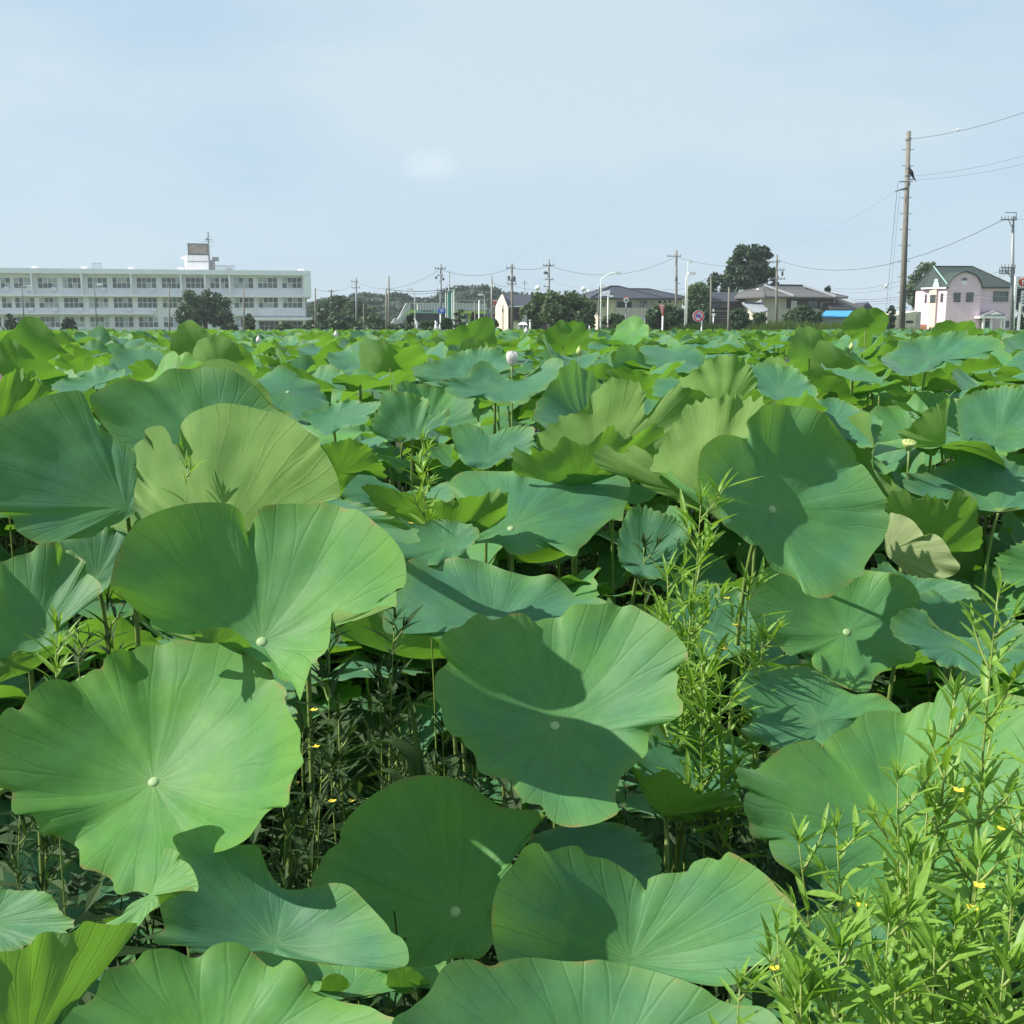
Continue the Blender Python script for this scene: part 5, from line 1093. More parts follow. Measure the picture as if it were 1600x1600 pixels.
MB().box(u(684), u(760), 0, 2.2, Z(489.5), Z(485.3)).build('beam', M['lime'], f.root)
rp = MB(); rp.box(u(652), u(760), .05, .12, Z(484.4), Z(474.5)); rp.build('railing_panel', M['railpanel'], f.root)
x_ = 652
ps_ = MB()
while x_ < 761: ps_.box(u(x_), u(x_+.7), -.05, .05, Z(484.6), Z(474)); x_ += 4.4 if x_ < 690 else 5.2
ps_.box(u(640), u(760), -.04, .06, Z(474.6), Z(473.8)); ps_.build('railing_posts', M['whitepaint'], f.root)
MB().prism([(u(610), -.2, Z(505)), (u(615), -.2, Z(497.5)), (u(621), -.2, Z(497)), (u(634), -.2, Z(474)), (u(640), -.2, Z(474)), (u(640), -.2, Z(485)), (u(631), -.2, Z(492)), (u(624), -.2, Z(505))], (0, .15, 0)).build('stair_side', M['railpanel'], f.root)
st = MB()
for k in range(12): px = 612+k*2.4; t_ = k/12; zt = 503-29*t_; st.box(u(px), u(px+.5), -.3, -.2, Z(min(505, zt+16)), Z(zt+1))
st.build('stair_railing_bars', M['whitepaint'], f.root)
MB().prism([(u(640), -.25, Z(484.5)), (u(640), -.25, Z(489.5)), (u(632), -.25, Z(490.5)), (u(626), -.25, Z(500)), (u(630), -.25, Z(490))], (0, .04, 0)).build('stair_beam', M['lime'], f.root)
for px in (728, 739): MB().box(u(px-.7), u(px+.7), .6, 1.2, -.1, Z(489)).build('bridge_post', M['whitepaint'] if px == 728 else M['lime'], f.root)
MB().box(u(760), u(777), 3, 5, -.1, Z(480)).build('stair_tower', M['slate'], f.root)
# dark hall below the bridge
g = Fac(636, 165, 700, 165, 'dark blue-grey hall seen under the footbridge', 'hall', 'dark_hall'); MB().box(g.u(640), g.u(698), 0, 8, -.1, g.z(660, 490)).build('wall', M['slate'], g.root); MB().box(g.u(639), g.u(699), -.3, 8.3, g.z(660, 490), g.z(660, 489.2)).build('roof', M['darksteel'], g.root)
# green netting tower
g = Fac(696, 140, 711, 140, 'tall teal netting panel between steel posts behind the clipped pine', 'netting', 'netting_tower')
MB().box(g.u(697), g.u(707), 0, .1, -.1, g.z(700, 456)).build('net', M['net'], g.root)
for px in (696.6, 699.6, 706, 709): MB().tube([(g.u(px), -.08, -.1), (g.u(px), -.08, g.z(px, 453 if px > 707 else 457))], .11 if px > 707 else .06, 6).build('post', M['whitepaint'], g.root)
MB().tube([(g.u(696), -.08, g.z(700, 455.5)), (g.u(709), -.08, g.z(700, 452.5))], .08, 6).build('crossbar', M['steel'], g.root)
g = Fac(596, 150, 602, 150, 'small dark teal net beside the twin posts', 'netting', 'netting_screen'); MB().box(g.u(596), g.u(601.5), 0, .1, -.1, g.z(600, 497)).build('net', M['net'], g.root); MB().tube([(g.u(602), 0, -.1), (g.u(602), 0, g.z(602, 496))], .06, 6).build('post', M['steel'], g.root)
# ------------------------------------------------------------------ signs
def disc(mb, cx, cz, r, y, th=.02, n=28): mb.prism([(cx+r*math.cos(2*PI*k/n), y, cz+r*math.sin(2*PI*k/n)) for k in range(n)], (0, th, 0)); return mb
def sign_root(name, px, py, Y, label, cat, postr=.04, posttop=None, pm='whitepaint', pxp=None):
    p = at(px, py, Y); q = at(pxp or px, py, Y); r = thing(name, (p.x, p.y, 0), label, cat)
    zt = at(px, posttop, Y).z if posttop else p.z
    MB().tube([(q.x-p.x, .06, -.1), (q.x-p.x, .06, zt)], postr, 8).build('post', M[pm], r, smooth=True)
    return r, p.z
Y = 61; r, z = sign_root('road_sign', 1091.5, 494, Y, 'round red-ringed road sign with a blue truck, just above the lotus', 'road sign', .035, 490, pxp=1097)
k = Y/F
p_ = disc(MB(), 0, z, 8.9*k, 0, .03).build('sign_plate', M['whitepaint'], r)
rg = MB(); n = 32
for i in range(n):
    a, b = 2*PI*i/n, 2*PI*(i+1)/n
    rg.prism([(8.1*k*math.cos(a), -.012, z+8.1*k*math.sin(a)), (8.1*k*math.cos(b), -.012, z+8.1*k*math.sin(b)), (5.9*k*math.cos(b), -.012, z+5.9*k*math.sin(b)), (5.9*k*math.cos(a), -.012, z+5.9*k*math.sin(a))], (0, .01, 0))
rg.build('red_ring', M['red'], p_)
MB().prism([(q[0]*k, -.016, z-q[1]*k) for q in ((-4.2, -1), (-3.4, -2.4), (-1, -2.4), (-.6, -3), (2.4, -3), (3.6, -.6), (4, .6), (4, 2), (2.8, 2.2), (2, 1.4), (1, 2), (-1.6, 2), (-2.2, 1.3), (-3, 2), (-4.2, 1.6))], (0, .012, 0)).build('truck_symbol', M['blue'], p_)
MB().prism([(q[0]*k, -.022, z-q[1]*k) for q in ((-4.6, -3.6), (-3.6, -4.6), (4.6, 3.6), (3.6, 4.6))], (0, .004, 0)).build('slash', M['red'], p_)
Y = 62; k = Y/F; r, z = sign_root('road_sign', 1034.5, 486, Y, 'narrow orange-red tapering sign on a white post', 'road sign', .045, 492, pxp=1036)
p_ = MB().prism([(q[0]*k, 0, z-q[1]*k) for q in ((-4.3, -9.5), (4.0, -9.5), (3.6, -5), (2.0, 7.6), (.5, 7.6), (-3.2, -5))], (0, .03, 0)).build('sign_plate', M['redorange'], r)
MB().box(-3.4*k, 3.1*k, -.012, 0, z+7.6*k, z+9*k).build('pale_top', M['whitepaint'], p_)
ch = MB()
for (a0, b0, a1, b1) in ((-2.4, -5.6, 2.2, -4.9), (-.3, -7.0, .4, -3.6), (-1.8, -4.4, -1.2, -2.6), (-2.2, -2.9, 2.0, -2.3), (-1.2, -.5, 1.6, .1), (-.9, .1, -.3, 3.0), (.6, 1.0, 1.3, 1.6), (-.7, 3.0, 1.0, 3.5)):
    ch.box(a0*k, a1*k, -.014, 0, z-b1*k, z-b0*k)
ch.build('sign_writing', M['whitepaint'], p_)
Y = 95; k = Y/F; r, z = sign_root('stop_sign', 773.5, 473, Y, 'inverted red triangular road sign on a tall post left of the cream gable', 'road sign', .06, 430, 'steel', pxp=768)
T = lambda s, dy=0: [(-5*k*s, dy, z+4.6*k*s), (5*k*s, dy, z+4.6*k*s), (.7*k*s, dy, z-4.8*k*s), (-.7*k*s, dy, z-4.8*k*s)]
p_ = MB().prism(T(1.0), (0, .03, 0)).build('sign_plate', M['red'], r); MB().prism(T(.84, -.012), (0, .01, 0)).build('white_band', M['whitepaint'], p_)
MB().prism([(q[0], q[1], q[2]-.6*k) for q in T(.62, -.024)], (0, .01, 0)).build('red_centre', M['red'], p_)
MB().tube([(-5.5*k, .06, z+7*k), (-1.5*k, .06, z+7*k)], .03, 6).build('bracket', M['steel'], r)
Y = 100; k = Y/F; r, z = sign_root('round_sign', 978.5, 469, Y, 'pale round sign in front of a red triangle, above the beige balcony', 'road sign', .05, 466, 'steel')
MB().prism([(-5.5*k, .03, z+.5*k), (5.5*k, .03, z+.5*k), (0, .03, z+7*k)], (0, .02, 0)).build('red_triangle', M['red'], r)
p_ = disc(MB(), 0, z, 4*k, -.01, .03).build('sign_plate', M['whitepaint'], r); disc(MB(), 0, z, 2.7*k, -.02, .01).build('blue_disc', M['steel'], p_)
Y = 90; k = Y/F; r, z = sign_root('mirror_back', 1115, 492, Y, 'small white round disc on a post in front of the black house', 'road mirror', .04)
disc(MB(), 0, z, 2.7*k, -.02, .05).build('disc', M['whitepaint'], r); MB().box(-1.2*k, .8*k, 0, .1, z+5*k, z+9*k).build('bracket', M['whitepaint'], r)
Y = 90; k = Y/F; p = at(993.5, 503, Y); r = thing('notice_board', (p.x, p.y, 0), 'pale rectangular notice board with a dark text line, low before the beige wall', 'notice board')
b_ = MB().box(-13.5*k, 13.5*k, 0, .08, p.z-9*k, p.z+6*k).build('board', M['paleblue'], r)
fr = MB(); fr.box(-14*k, 14*k, -.03, .0, p.z+5.6*k, p.z+6.6*k); fr.box(-14*k, -13*k, -.03, 0, p.z-9*k, p.z+6*k); fr.box(13*k, 14*k, -.03, 0, p.z-9*k, p.z+6*k); fr.build('frame', M['whitepaint'], r)
tx = MB(); x_ = -11.5
while x_ < 11: tx.box(x_*k, (x_+1.1)*k, -.012, 0, p.z+2.6*k, p.z+4.2*k); x_ += 1.5
x_ = -10
while x_ < 9: tx.box(x_*k, (x_+.8)*k, -.012, 0, p.z-.6*k, p.z+.5*k); x_ += 1.6
tx.build('sign_writing', M['darksteel'], b_)
for s_ in (-12, 12): MB().box(s_*k-.04, s_*k+.04, .08, .16, -.1, p.z+5*k).build('post', M['steel'], r)
Y = 120; k = Y/F; r, z = sign_root('direction_sign', 690.5, 485.5, Y, 'blue road direction sign in front of the footbridge railing', 'road sign', .06, pxp=688)
b_ = MB().box(-5.7*k, 5.7*k, -.04, 0, z-4*k, z+4*k).build('sign_plate', M['blue'], r)
tx = MB(); tx.box(-4.5*k, 3.5*k, -.052, -.04, z+1.6*k, z+2.3*k); tx.box(-.4*k, .4*k, -.052, -.04, z-3*k, z+.8*k); tx.box(-3*k, 3*k, -.0525, -.04, z-1*k, z-.3*k); tx.build('sign_writing', M['whitepaint'], b_)
# roadside billboard at the right edge
Y = 92; k = Y/F; p = at(1606, 460, Y); r = thing('billboard', (p.x, p.y, 0), 'tall roadside billboard with a red disc, cut by the right edge', 'billboard')
zt = at(1600, 432, Y).z; zz = lambda py: at(1600, py, Y).z
for px in (1584.5, 1593.5, 1622): xx = at(px, 480, Y).x-p.x; MB().box(xx-.09, xx+.09, -.1, .12, -.1, zt if px != 1593.5 else zz(473)).build('post', M['whitepaint'], r)
xl = at(1588, 480, Y).x-p.x
b_ = MB().box(xl, -xl+.3, 0, .3, zz(451), zt).build('upper_panel', M['stonegrey'], r)
cx = at(1597.5, 441, Y).x-p.x
disc(MB(), cx, zz(441), 8.2*k, -.02, .02).build('white_ring', M['whitepaint'], b_); disc(MB(), cx, zz(441), 6*k, -.04, .02).build('red_disc', M['red'], b_)
ch = MB(); ch.box(cx-.05, cx+3*k, -.052, -.04, zz(440), zz(438.5)); ch.box(cx-.5*k, cx+1*k, -.053, -.04, zz(445), zz(437)); ch.build('emblem', M['whitepaint'], b_)
MB().box(xl, -xl+.3, .02, .3, zz(454), zz(451)).build('black_band', M['black'], r)
b_ = MB().box(at(1594, 480, Y).x-p.x, -xl+.3, .02, .3, zz(477), zz(454)).build('lower_panel', M['whitepaint'], r)
tx = MB(); 
for j in range(4): tx.box(at(1597, 480, Y).x-p.x, -xl-.3, .0, .02, zz(460.5+j*4.6), zz(459+j*4.6))
tx.build('sign_writing', M['darksteel'], b_)
MB().box(xl, at(1594, 480, Y).x-p.x, .05, .3, zz(484), zz(454)).build('dark_side', M['slate'], r)
p = at(1596, 490, 110); r = thing('low_building', (p.x, p.y, 0), 'grey low building behind the billboard at the right edge', 'building'); zz2 = lambda py: at(1596, py, 110).z
MB().box(.2, 5, 0, .9, -.1, zz2(487)).build('wall', M['stone'], r); MB().box(0, 5.2, -.2, 1.1, zz2(487), zz2(478)).build('roof', M['slate'], r)

# ------------------------------------------------------------------ utility poles, lamps, wires
KP = {}
def pole(px, ptop, Y, label, w=.15, arms=(), group='utility poles', boxes=(), cat='utility pole', m='concrete', pyb=505, lean=0, steps=0, pxtop=None, brackets=()):
    b = at(px, pyb, Y); t = at(pxtop or px, ptop, Y); k = Y/F
    r = thing('utility_pole', (b.x, Y, 0), label, cat, group)
    MB().tube([(0, 0, -.1), (t.x-b.x, 0, t.z)], [w, w*.62], 10).build('pole', M[m], r, smooth=True)
    X = lambda z: (t.x-b.x)*z/t.z
    for (py, l, rr) in arms:
        z = at(px, py, Y).z; a = MB().box(X(z)-l*k, X(z)+rr*k, -w-.06, -w+.04, z-.05, z+.05).build('crossarm', M['steel'], r)
        ins = MB(); n = max(2, int((l+rr)/4))
        for i in range(n):
            x = X(z)-l*k+(l+rr)*k*(i+.15)/(n-.7); ins.tube([(x, -w, z+.05), (x, -w, z+.25)], [.05, .035], 6)
        ins.build('insulators', M['whitepaint'] if False else M['steel'], a)
    for (py, off, bw, bh) in boxes:
        z = at(px, py, Y).z; MB().tube([(X(z)+off*k, -w*.2, z-bh*k/2), (X(z)+off*k, -w*.2, z+bh*k/2)], bw*k/2, 10).build('transformer', M['darksteel'] , r)
    for (x0, y0, x1, y1) in brackets:
        MB().tube([(at(x0, y0, Y).x-b.x, -w, at(x0, y0, Y).z), (at(x1, y1, Y).x-b.x, -w, at(x1, y1, Y).z)], .035, 5).build('bracket', M['steel'], r)
    if steps:
        st = MB()
        for i in range(steps): z = t.z-.9-i*.9*(t.z-2.5)/steps*1.1; st.tube([(X(z)-w-.12, 0, z), (X(z)+w+.12, 0, z)], .015, 4) if z > 2 else None
        st.build('climbing_steps', M['darksteel'], r)
    KP[px] = (b, t); return r
R_ = pole(1410.5, 205, 59, 'thick tall utility pole at right, nearest of all, with a crow on it', .185, boxes=((337, -1.6, 3.4, 3.4), (294, -1, 5.5, 3)), pxtop=1420, steps=11,
     brackets=((1403.5, 284.5, 1421, 284.5), (1397, 300, 1416, 293), (1412, 276, 1424, 273), (1419, 280.7, 1428, 280.7), (1404, 297, 1418, 297)))
for z_ in (217.5, 262, 275, 288): p = at(1419.5-(z_-205)*.02, z_, 59); MB().tube([(p.x-R_.location.x, 0, p.z-.06), (p.x-R_.location.x, 0, p.z+.06)], .15, 10).build('clamp_band', M['steel'], R_)
pole(1583, 338, 83, 'grey steel-topped pole before the pink house', .16, arms=((343.5, 20, 2), (418.5, 19, 3), (423.3, 22, 2), (427.3, 22, 2)), m='steel', brackets=((1569, 332.5, 1586.5, 332.5), (1586.5, 332.5, 1586.5, 345), (1575, 345, 1583, 362), (1572, 425, 1583, 440), (1570, 424, 1581, 436)))
pole(1057, 391, 140, 'pole between the hip-roofed house and the tall street lamp', .2, arms=((400.5, 15, 7), ), boxes=((436, 0, 4, 6),), brackets=((1054, 440, 1063, 444),))
pole(1214, 398, 125, 'pole in front of the tiled house with arms to the right', .17, arms=((409.5, 12, 4), (422, 2, 11), (436, 11, 12)), boxes=((427.5, 8.5, 3, 7),), m='concrete')
pole(1111, 430, 120, 'slim pole left of the tallest tree', .12, arms=((432, 3, 2),))
pole(1139, 449, 62, 'plain pale pole rising from the lotus before the black house', .075, m='concrete')
pole(857.5, 406, 130, 'double-armed pole above the broad dark tree', .19, arms=((415, 9, 8), (437, 6, 7), (448, 8, 2)), boxes=((426.5, -5, 6, 4),), m='steel')
pole(800, 412, 130, 'pole beside the cream gable, transformers on both sides', .17, arms=((419, 9, 4), (444, 8, 7), (438, 6, 6)), boxes=((436, 3, 5, 8), (435, -5, 4, 7)), m='concrete')
pole(819.5, 437, 220, 'thin distant pole over the dark slate ridge', .16, arms=((442, 4, 4),), m='steel')
pole(768.5, 433, 95, 'light grey pole carrying the red triangular sign', .085, m='concrete')
pole(688.5, 413, 130, 'pole in front of the footbridge with two arms', .17, arms=((420, 9, 8), (431, 5, 4), (454, 6, 3)), boxes=((434, -7, 3.5, 3.5), (436, 4, 3, 4)), m='steel')
pole(701.5, 424, 142, 'slim pole rising over the netting panel', .12, m='steel')
pole(607.5, 432, 120, 'taller of the twin pale posts left of the footbridge', .13, m='concrete')
pole(603.5, 451, 118, 'shorter of the twin pale posts left of the footbridge', .13, m='concrete')
pole(556.5, 434, 170, 'double-armed pole above the dark trees right of the school', .17, arms=((440, 8, 3), (450, 7, 6)), m='steel')
pole(517.5, 453, 210, 'stub of a pole among the tree tops right of the school', .22, arms=((455, 4, 9),), m='darksteel')
pole(507, 465, 210, 'smallest pole top left in the trees right of the school', .18, arms=((466, 5, 1),), m='darksteel')
pole(568, 475, 110, 'short pale post before the dark trees', .06, m='concrete')
pole(492.5, 450, 120, 'grey post at the right end of the school', .11, m='concrete')
pole(380.5, 450, 110, 'pale post before the right part of the school', .11, m='concrete')
pole(264, 446, 115, 'post before the school, left of the round school tree', .09, m='concrete')
pole(742, 440+30, 118, 'short lamp post under the footbridge', .09, m='concrete')
pole(748.5, 469, 115, 'thin white post at the right end of the footbridge', .09, m='whitepaint')
pole(1158, 600-95, 200, 'far stub pole', .1, m='steel') if False else None
def lamp(px, ptop, Y, label, hx, hy, w=.07, m='whitepaint', arc=True):
    b = at(px, 505, Y); t = at(px, ptop, Y); h = at(hx, hy, Y)
    r = thing('street_lamp', (b.x, Y, 0), label, 'street lamp', 'street lamps')
    pts = [(0, 0, -.1), (0, 0, t.z)]
    if arc:
        for s in (.25, .5, .75, 1): pts.append(((h.x-b.x)*s, 0, t.z+(h.z-t.z)*math.sin(s*PI/2)))
    MB().tube(pts, [w]+[w*.6]*(len(pts)-1), 8).build('post', M[m], r, smooth=True)
    e = Vector(pts[-1]); d = .22 if hx >= px else -.22
    MB().box(min(e.x-d*.2, e.x+d*2), max(e.x-d*.2, e.x+d*2), -.15, .15, e.z-.12, e.z+.06).build('lamp_head', M['whitepaint'], r)
lamp(938.5, 436, 95, 'curved-arm street lamp before the hip-roofed house', 962, 425.5)
lamp(935.5, 446, 96, 'dark slim post beside the curved street lamp', 935.5, 445.5, .08, 'darksteel', False)
lamp(949.5, 462, 100, 'short white post with a sign right of the curved street lamp', 949.5, 462, .07, 'whitepaint', False)
lamp(1070.5, 432, 80, 'straight white street lamp with a tilted head left of the truck sign', 1077, 426.5)
lamp(1072.8, 412, 110, 'taller thin lamp just behind the straight white street lamp', 1076, 408.5)
lamp(648.5, 457, 120, 'white street lamp with a left-hand head by the footbridge', 643, 451.5)
lamp(757, 462, 128, 'thin white lamp at the right end of the footbridge', 753, 460)
lamp(38, 448, 130, 'left street lamp before the school', 44, 446, .09, 'steel')
lamp(151, 449, 130, 'middle street lamp before the school', 154, 444, .09, 'steel')
def wire(pts, label, r=.03, sag=.0, m='wire'):
    """pts: list of (px, py, Y)"""
    P = [at(*p) for p in pts]; Q = []
    for a, b in zip(P, P[1:]):
        for i in range(12):
            t = i/12; q = a.lerp(b, t); q.z -= 4*sag*t*(1-t); Q.append(q)
    Q.append(P[-1]); o = MB().tube(Q, r*.48, 5).build('power_line', M[m]); return tag(o, label, 'wire', 'overhead wires')
wire([(1424, 217, 59), (1720, 128, 45)], 'top overhead wire rising right from the tall nearest pole', .022, .35)
wire([(1427, 275, 59), (1720, 205, 45)], 'upper of two faint wires right of the crow', .012, .3)
wire([(1427, 281, 59), (1720, 222, 45)], 'lower of two faint wires right of the crow', .012, .3)
wire([(1214, 406, 125), (1568, 343, 83)], 'long sagging wire from the tiled house pole to the steel-topped pole', .045, 2.2)
wire([(1214, 408, 125), (1400, 400, 100), (1566, 345, 83)], 'second sagging wire just under the long one', .018, 1.0) if False else None
wire([(1057, 401, 140), (1214, 409, 125)], 'wire between the poles either side of the tallest tree', .04, .8)
wire([(857.5, 415, 130), (1057, 401, 140)], 'wire from the broad tree pole to the street lamp pole', .04, 1.6)
wire([(800, 419, 130), (857.5, 415, 130)], 'short wire between the two transformer poles', .04, .3)
wire([(688.5, 421, 130), (800, 418, 130)], 'wire from the footbridge pole to the cream gable pole', .04, .8)
wire([(556.5, 440, 170), (688.5, 420, 130)], 'wire sagging left from the footbridge pole', .04, 1.6)
wire([(492.5, 452, 120), (556.5, 441, 170)], 'wire from the school end post to the double-armed pole', .03, .7)
wire([(605, 452, 118), (688, 453, 130)], 'thick wire at lamp height left of the footbridge pole', .06, .2)
wire([(620, 457, 120), (688, 456, 130)], 'lower thick wire left of the footbridge pole', .04, .2)
wire([(688, 453, 130), (702, 444, 142)], 'short wire up to the netting pole', .04, .1)
wire([(1035, 452, 150), (1111, 431, 120)], 'wire climbing to the slim pole left of the tallest tree', .04, .6)
wire([(1063, 460, 150), (1111, 434, 120)], 'lower wire climbing to the slim pole', .04, .4)
wire([(1403, 284, 59), (1384, 490, 75)], 'left stay wire of the tall nearest pole', .02, 0)
wire([(1406, 300, 59), (1390, 480, 75)], 'right stay wire of the tall nearest pole', .012, 0)
wire([(1398, 300, 59), (1210, 390, 110)], 'faint wire running left from the tall nearest pole', .008, .5)
wire([(1290, 448, 120), (1412, 437, 100), (1580, 419, 83)], 'wire passing behind the tall pole above the pink house', .025, .5)
wire([(1300, 453, 120), (1412, 444, 100), (1580, 427, 83)], 'lower wire passing above the pink house', .02, .5)
wire([(1330, 467, 120), (1412, 463, 100), (1500, 458, 90), (1620, 463, 83)], 'wire crossing the front of the pink house', .035, .15)
wire([(1330, 470, 120), (1412, 467, 100), (1500, 464, 90), (1620, 470, 83)], 'second wire crossing the front of the pink house', .03, .15)
wire([(1330, 474, 120), (1412, 471, 100), (1500, 468, 90), (1620, 474, 83)], 'lowest wire crossing the front of the pink house', .02, .15)
wire([(1583, 341, 83), (1720, 341, 80)], 'wire leaving the steel-topped pole to the right', .02, .2)
wire([(1130, 452, 140), (1214, 454, 125)], 'wire low across the tallest tree', .04, .1)
wire([(768, 440, 95), (800, 445, 130), (857, 452, 130)], 'low wire by the cream gable', .025, .3)
wire([(857, 437, 130), (936, 452, 110)], 'wire falling from the broad tree pole to the dark post', .02, .3)
p = at(1497, 202.5, 55.5); o = MB().tube([(p.x, p.y, p.z-.06+.12*i/6) for i in range(7)], [.01+.05*math.sin(PI*i/6) for i in range(7)], 8).build('marker_ball', M['whitepaint'], smooth=True); tag(o, 'tiny white ball on the top overhead wire', 'marker ball')
p = at(1384.5, 447, 75); o = MB().tube([(p.x, p.y, p.z-.15+.3*i/6) for i in range(7)], [.01+.1*math.sin(PI*i/6) for i in range(7)], 8).build('stay_insulator', M['stone'], smooth=True); tag(o, 'insulator halfway down the left stay wire', 'insulator')
# crow
p = at(1424.5, 271, 58.8)
crow = thing('crow', (p.x, p.y, p.z), 'black crow perched on the tall nearest pole, tail to the right', 'crow')
ax = Vector((-.34, 0, .62)).normalized(); 
MB().tube([ax*s for s in (-.34, -.24, -.12, 0, .1, .17, .22, .27, .31, .34, .40)], [.012, .04, .07, .10, .105, .085, .06, .065, .05, .028, .004], 10).build('body', M['crow'], crow, smooth=True)
MB().prism([ax*-.15+Vector((.02, -.03, 0)), ax*-.2+Vector((.05, .04, 0)), ax*-.42+Vector((.06, .03, -.02)), ax*-.44+Vector((.0, -.03, -.03))], (.01, .01, .02)).build('tail', M['crow'], crow)
for s in (-.03, .03): MB().tube([(0, s, -.02), (.01, s, -.16)], .01, 5).build('leg', M['crow'], crow)

# ------------------------------------------------------------------ trees and shrubs
def crown(blobs, dens, leaf, rn, shell=.55):
    """many leaf-clump faces spread through lobes: blobs = (x,y,z,rx,ry,rz)"""
    cs = []; ns = []
    for (bx, by, bz, rx, ry, rz) in blobs:
        n = int(dens*rx*rz*4/(leaf*leaf)*1.15)+30
        d = rng.normal(size=(n, 3)); d /= np.linalg.norm(d, axis=1)[:, None]
        rad = 1-(rng.rand(n)**1.6)*shell; lump = 1+.16*np.sin(d[:, 0]*7+bx)*np.sin(d[:, 2]*8+bz)+.10*np.sin(d[:, 1]*15+d[:, 0]*13)
        c = d*(rad*lump)[:, None]*np.array([rx, ry, rz])+np.array([bx, by, bz]); cs.append(c); ns.append(d)
    c = np.vstack(cs); d = np.vstack(ns); n = len(c)
    nn = d*.8+rng.normal(size=(n, 3))*.75; nn /= np.linalg.norm(nn, axis=1)[:, None]
    a = np.cross(nn, rng.normal(size=(n, 3))); a /= np.linalg.norm(a, axis=1)[:, None]; b = np.cross(nn, a)
    s = leaf*(.6+.8*rng.rand(n))[:, None]
    P = np.stack([c-a*s*.9, c-b*s*.5+a*s*.1, c+a*s, c+b*s*.55-a*s*.1], 1).reshape(-1, 3)
    return P, np.arange(n*4).reshape(n, 4)
def crown_obj(name, blobs, dens, leaf, m, parent, rn, shell=.55):
    P, Fc = crown(blobs, dens, leaf, rn, shell)
    me = bpy.data.meshes.new(name); n = len(Fc)
    me.vertices.add(len(P)); me.vertices.foreach_set('co', P.astype(np.float32).ravel()); me.loops.add(n*4); me.loops.foreach_set('vertex_index', Fc.astype(np.int32).ravel())
    me.polygons.add(n); me.polygons.foreach_set('loop_start', (np.arange(n)*4).astype(np.int32)); me.polygons.foreach_set('loop_total', np.full(n, 4, np.int32)); me.update(calc_edges=True); me.materials.append(M[m])
    return link(name, me, parent)
def tree(px0, px1, ptop, Y, label, m='tree_dark', shape='round', dens=1.0, leaf=.28, group=None, seed=1, cat='tree', name='tree', pbot=None, skirt=.18, lobes=26):
    rn = random.Random(seed); a = at(px0, 490, Y); b = at(px1, 490, Y); t = at((px0+px1)/2, ptop, Y); w = (b.x-a.x)/2; cx = (a.x+b.x)/2; H = t.z
    z0 = at(px0, pbot, Y).z if pbot else H*skirt
    r = thing(name, (cx, Y, 0), label, cat, group)
    blobs = []
    for i in range(lobes):
        t_ = rn.random()
        if shape == 'round': prof = math.sqrt(max(0.05, 1-(2*t_-1)**2*.85))
        elif shape == 'cone': prof = 1.08-.55*t_**2.2 if t_ > .2 else .9
        elif shape == 'flat': prof = 1.0 if t_ < .75 else .75
        else: prof = .8
        br = w*rn.uniform(.24, .40)*(.7 if shape == 'cone' else 1)*(1 if lobes < 40 else .8); bz = min(br*.8, (H-z0)*.3)
        rr = max(0, w*prof-br*.75)*(math.sqrt(rn.random()) if i % 2 else 1); an = rn.uniform(0, 2*PI) if i % 2 else (0 if i % 4 else PI)+rn.uniform(-.5, .5)
        blobs.append((math.cos(an)*rr, math.sin(an)*rr*.8, z0+bz*.6+(H-z0-bz*1.5)*t_, br, br, bz))
    for k in range(6): br = w*.35; blobs.append((w*rn.uniform(-.5, .5), rn.uniform(-.3, .3)*w, z0+(H-z0)*rn.uniform(.3, .6), br, br, (H-z0)*.25))
    blobs.append((rn.uniform(-.15, .15)*w, 0, H-w*.16-.1, w*.26, w*.26, w*.2))
    crown_obj('crown', blobs, dens, leaf, m, r, rn)
    tr = MB(); tw_ = max(.08, w*.09)
    tr.tube([(0, 0, -.1), (.05*w, 0, H*.35), (0, .05*w, H*.7), (0, 0, H*.92)], [tw_, tw_*.75, tw_*.4, tw_*.1], 8)
    for k in range(6):
        an = k*1.1+rn.random(); zz_ = H*rn.uniform(.3, .6); tr.tube([(0, 0, zz_), (math.cos(an)*w*.35, math.sin(an)*w*.35, zz_+H*.12), (math.cos(an)*w*.7, math.sin(an)*w*.6, zz_+H*.2)], [tw_*.4, tw_*.25, tw_*.08], 6)
    tr.build('trunk', M['bark'], r, smooth=True)
    return r
tree(1128, 1213, 381, 165, 'tallest dark tree with a pointed dense crown behind the black house', 'tree_dark', 'cone', 1.5, .38, seed=3, pbot=478, lobes=64)
tree(1095, 1140, 425, 162, 'dark tree joined to the left of the tallest tree', 'tree_dark', 'round', 1.2, .3, seed=4)
tree(1066, 1112, 440, 150, 'lighter green tree left of the black house', 'tree_light', 'round', 1.3, .28, seed=5)
tree(1150, 1190, 452, 160, 'rounded mid-green tree right of the black house', 'tree_mid', 'round', 1.2, .25, seed=6)
tree(1180, 1215, 455, 170, 'dark tree filling the foot of the tallest tree', 'tree_dark', 'round', 1.2, .3, seed=36)
tree(815, 928, 455, 118, 'broad spreading dark tree in front of the long slate roof', 'tree_mid', 'flat', 1.9, .24, seed=7, pbot=516, lobes=46)
tree(276, 362, 452, 150, 'round-topped tree with layered dark crown in front of the school', 'tree_dark', 'flat', 1.25, .25, seed=8, pbot=513, lobes=40)
tree(344, 372, 505, 140, 'low round shrub at the foot of the school tree', 'tree_dark', 'round', 1.3, .2, seed=9, cat='shrub', name='shrub')
tree(378, 398, 490, 135, 'upright green shrub before the school entrance', 'tree_mid', 'round', 1.2, .18, seed=10, cat='shrub', name='shrub')
tree(432, 458, 504, 130, 'reddish-green shrub before the entrance canopy', 'tree_mid', 'round', 1.2, .18, seed=11, cat='shrub', name='shrub')
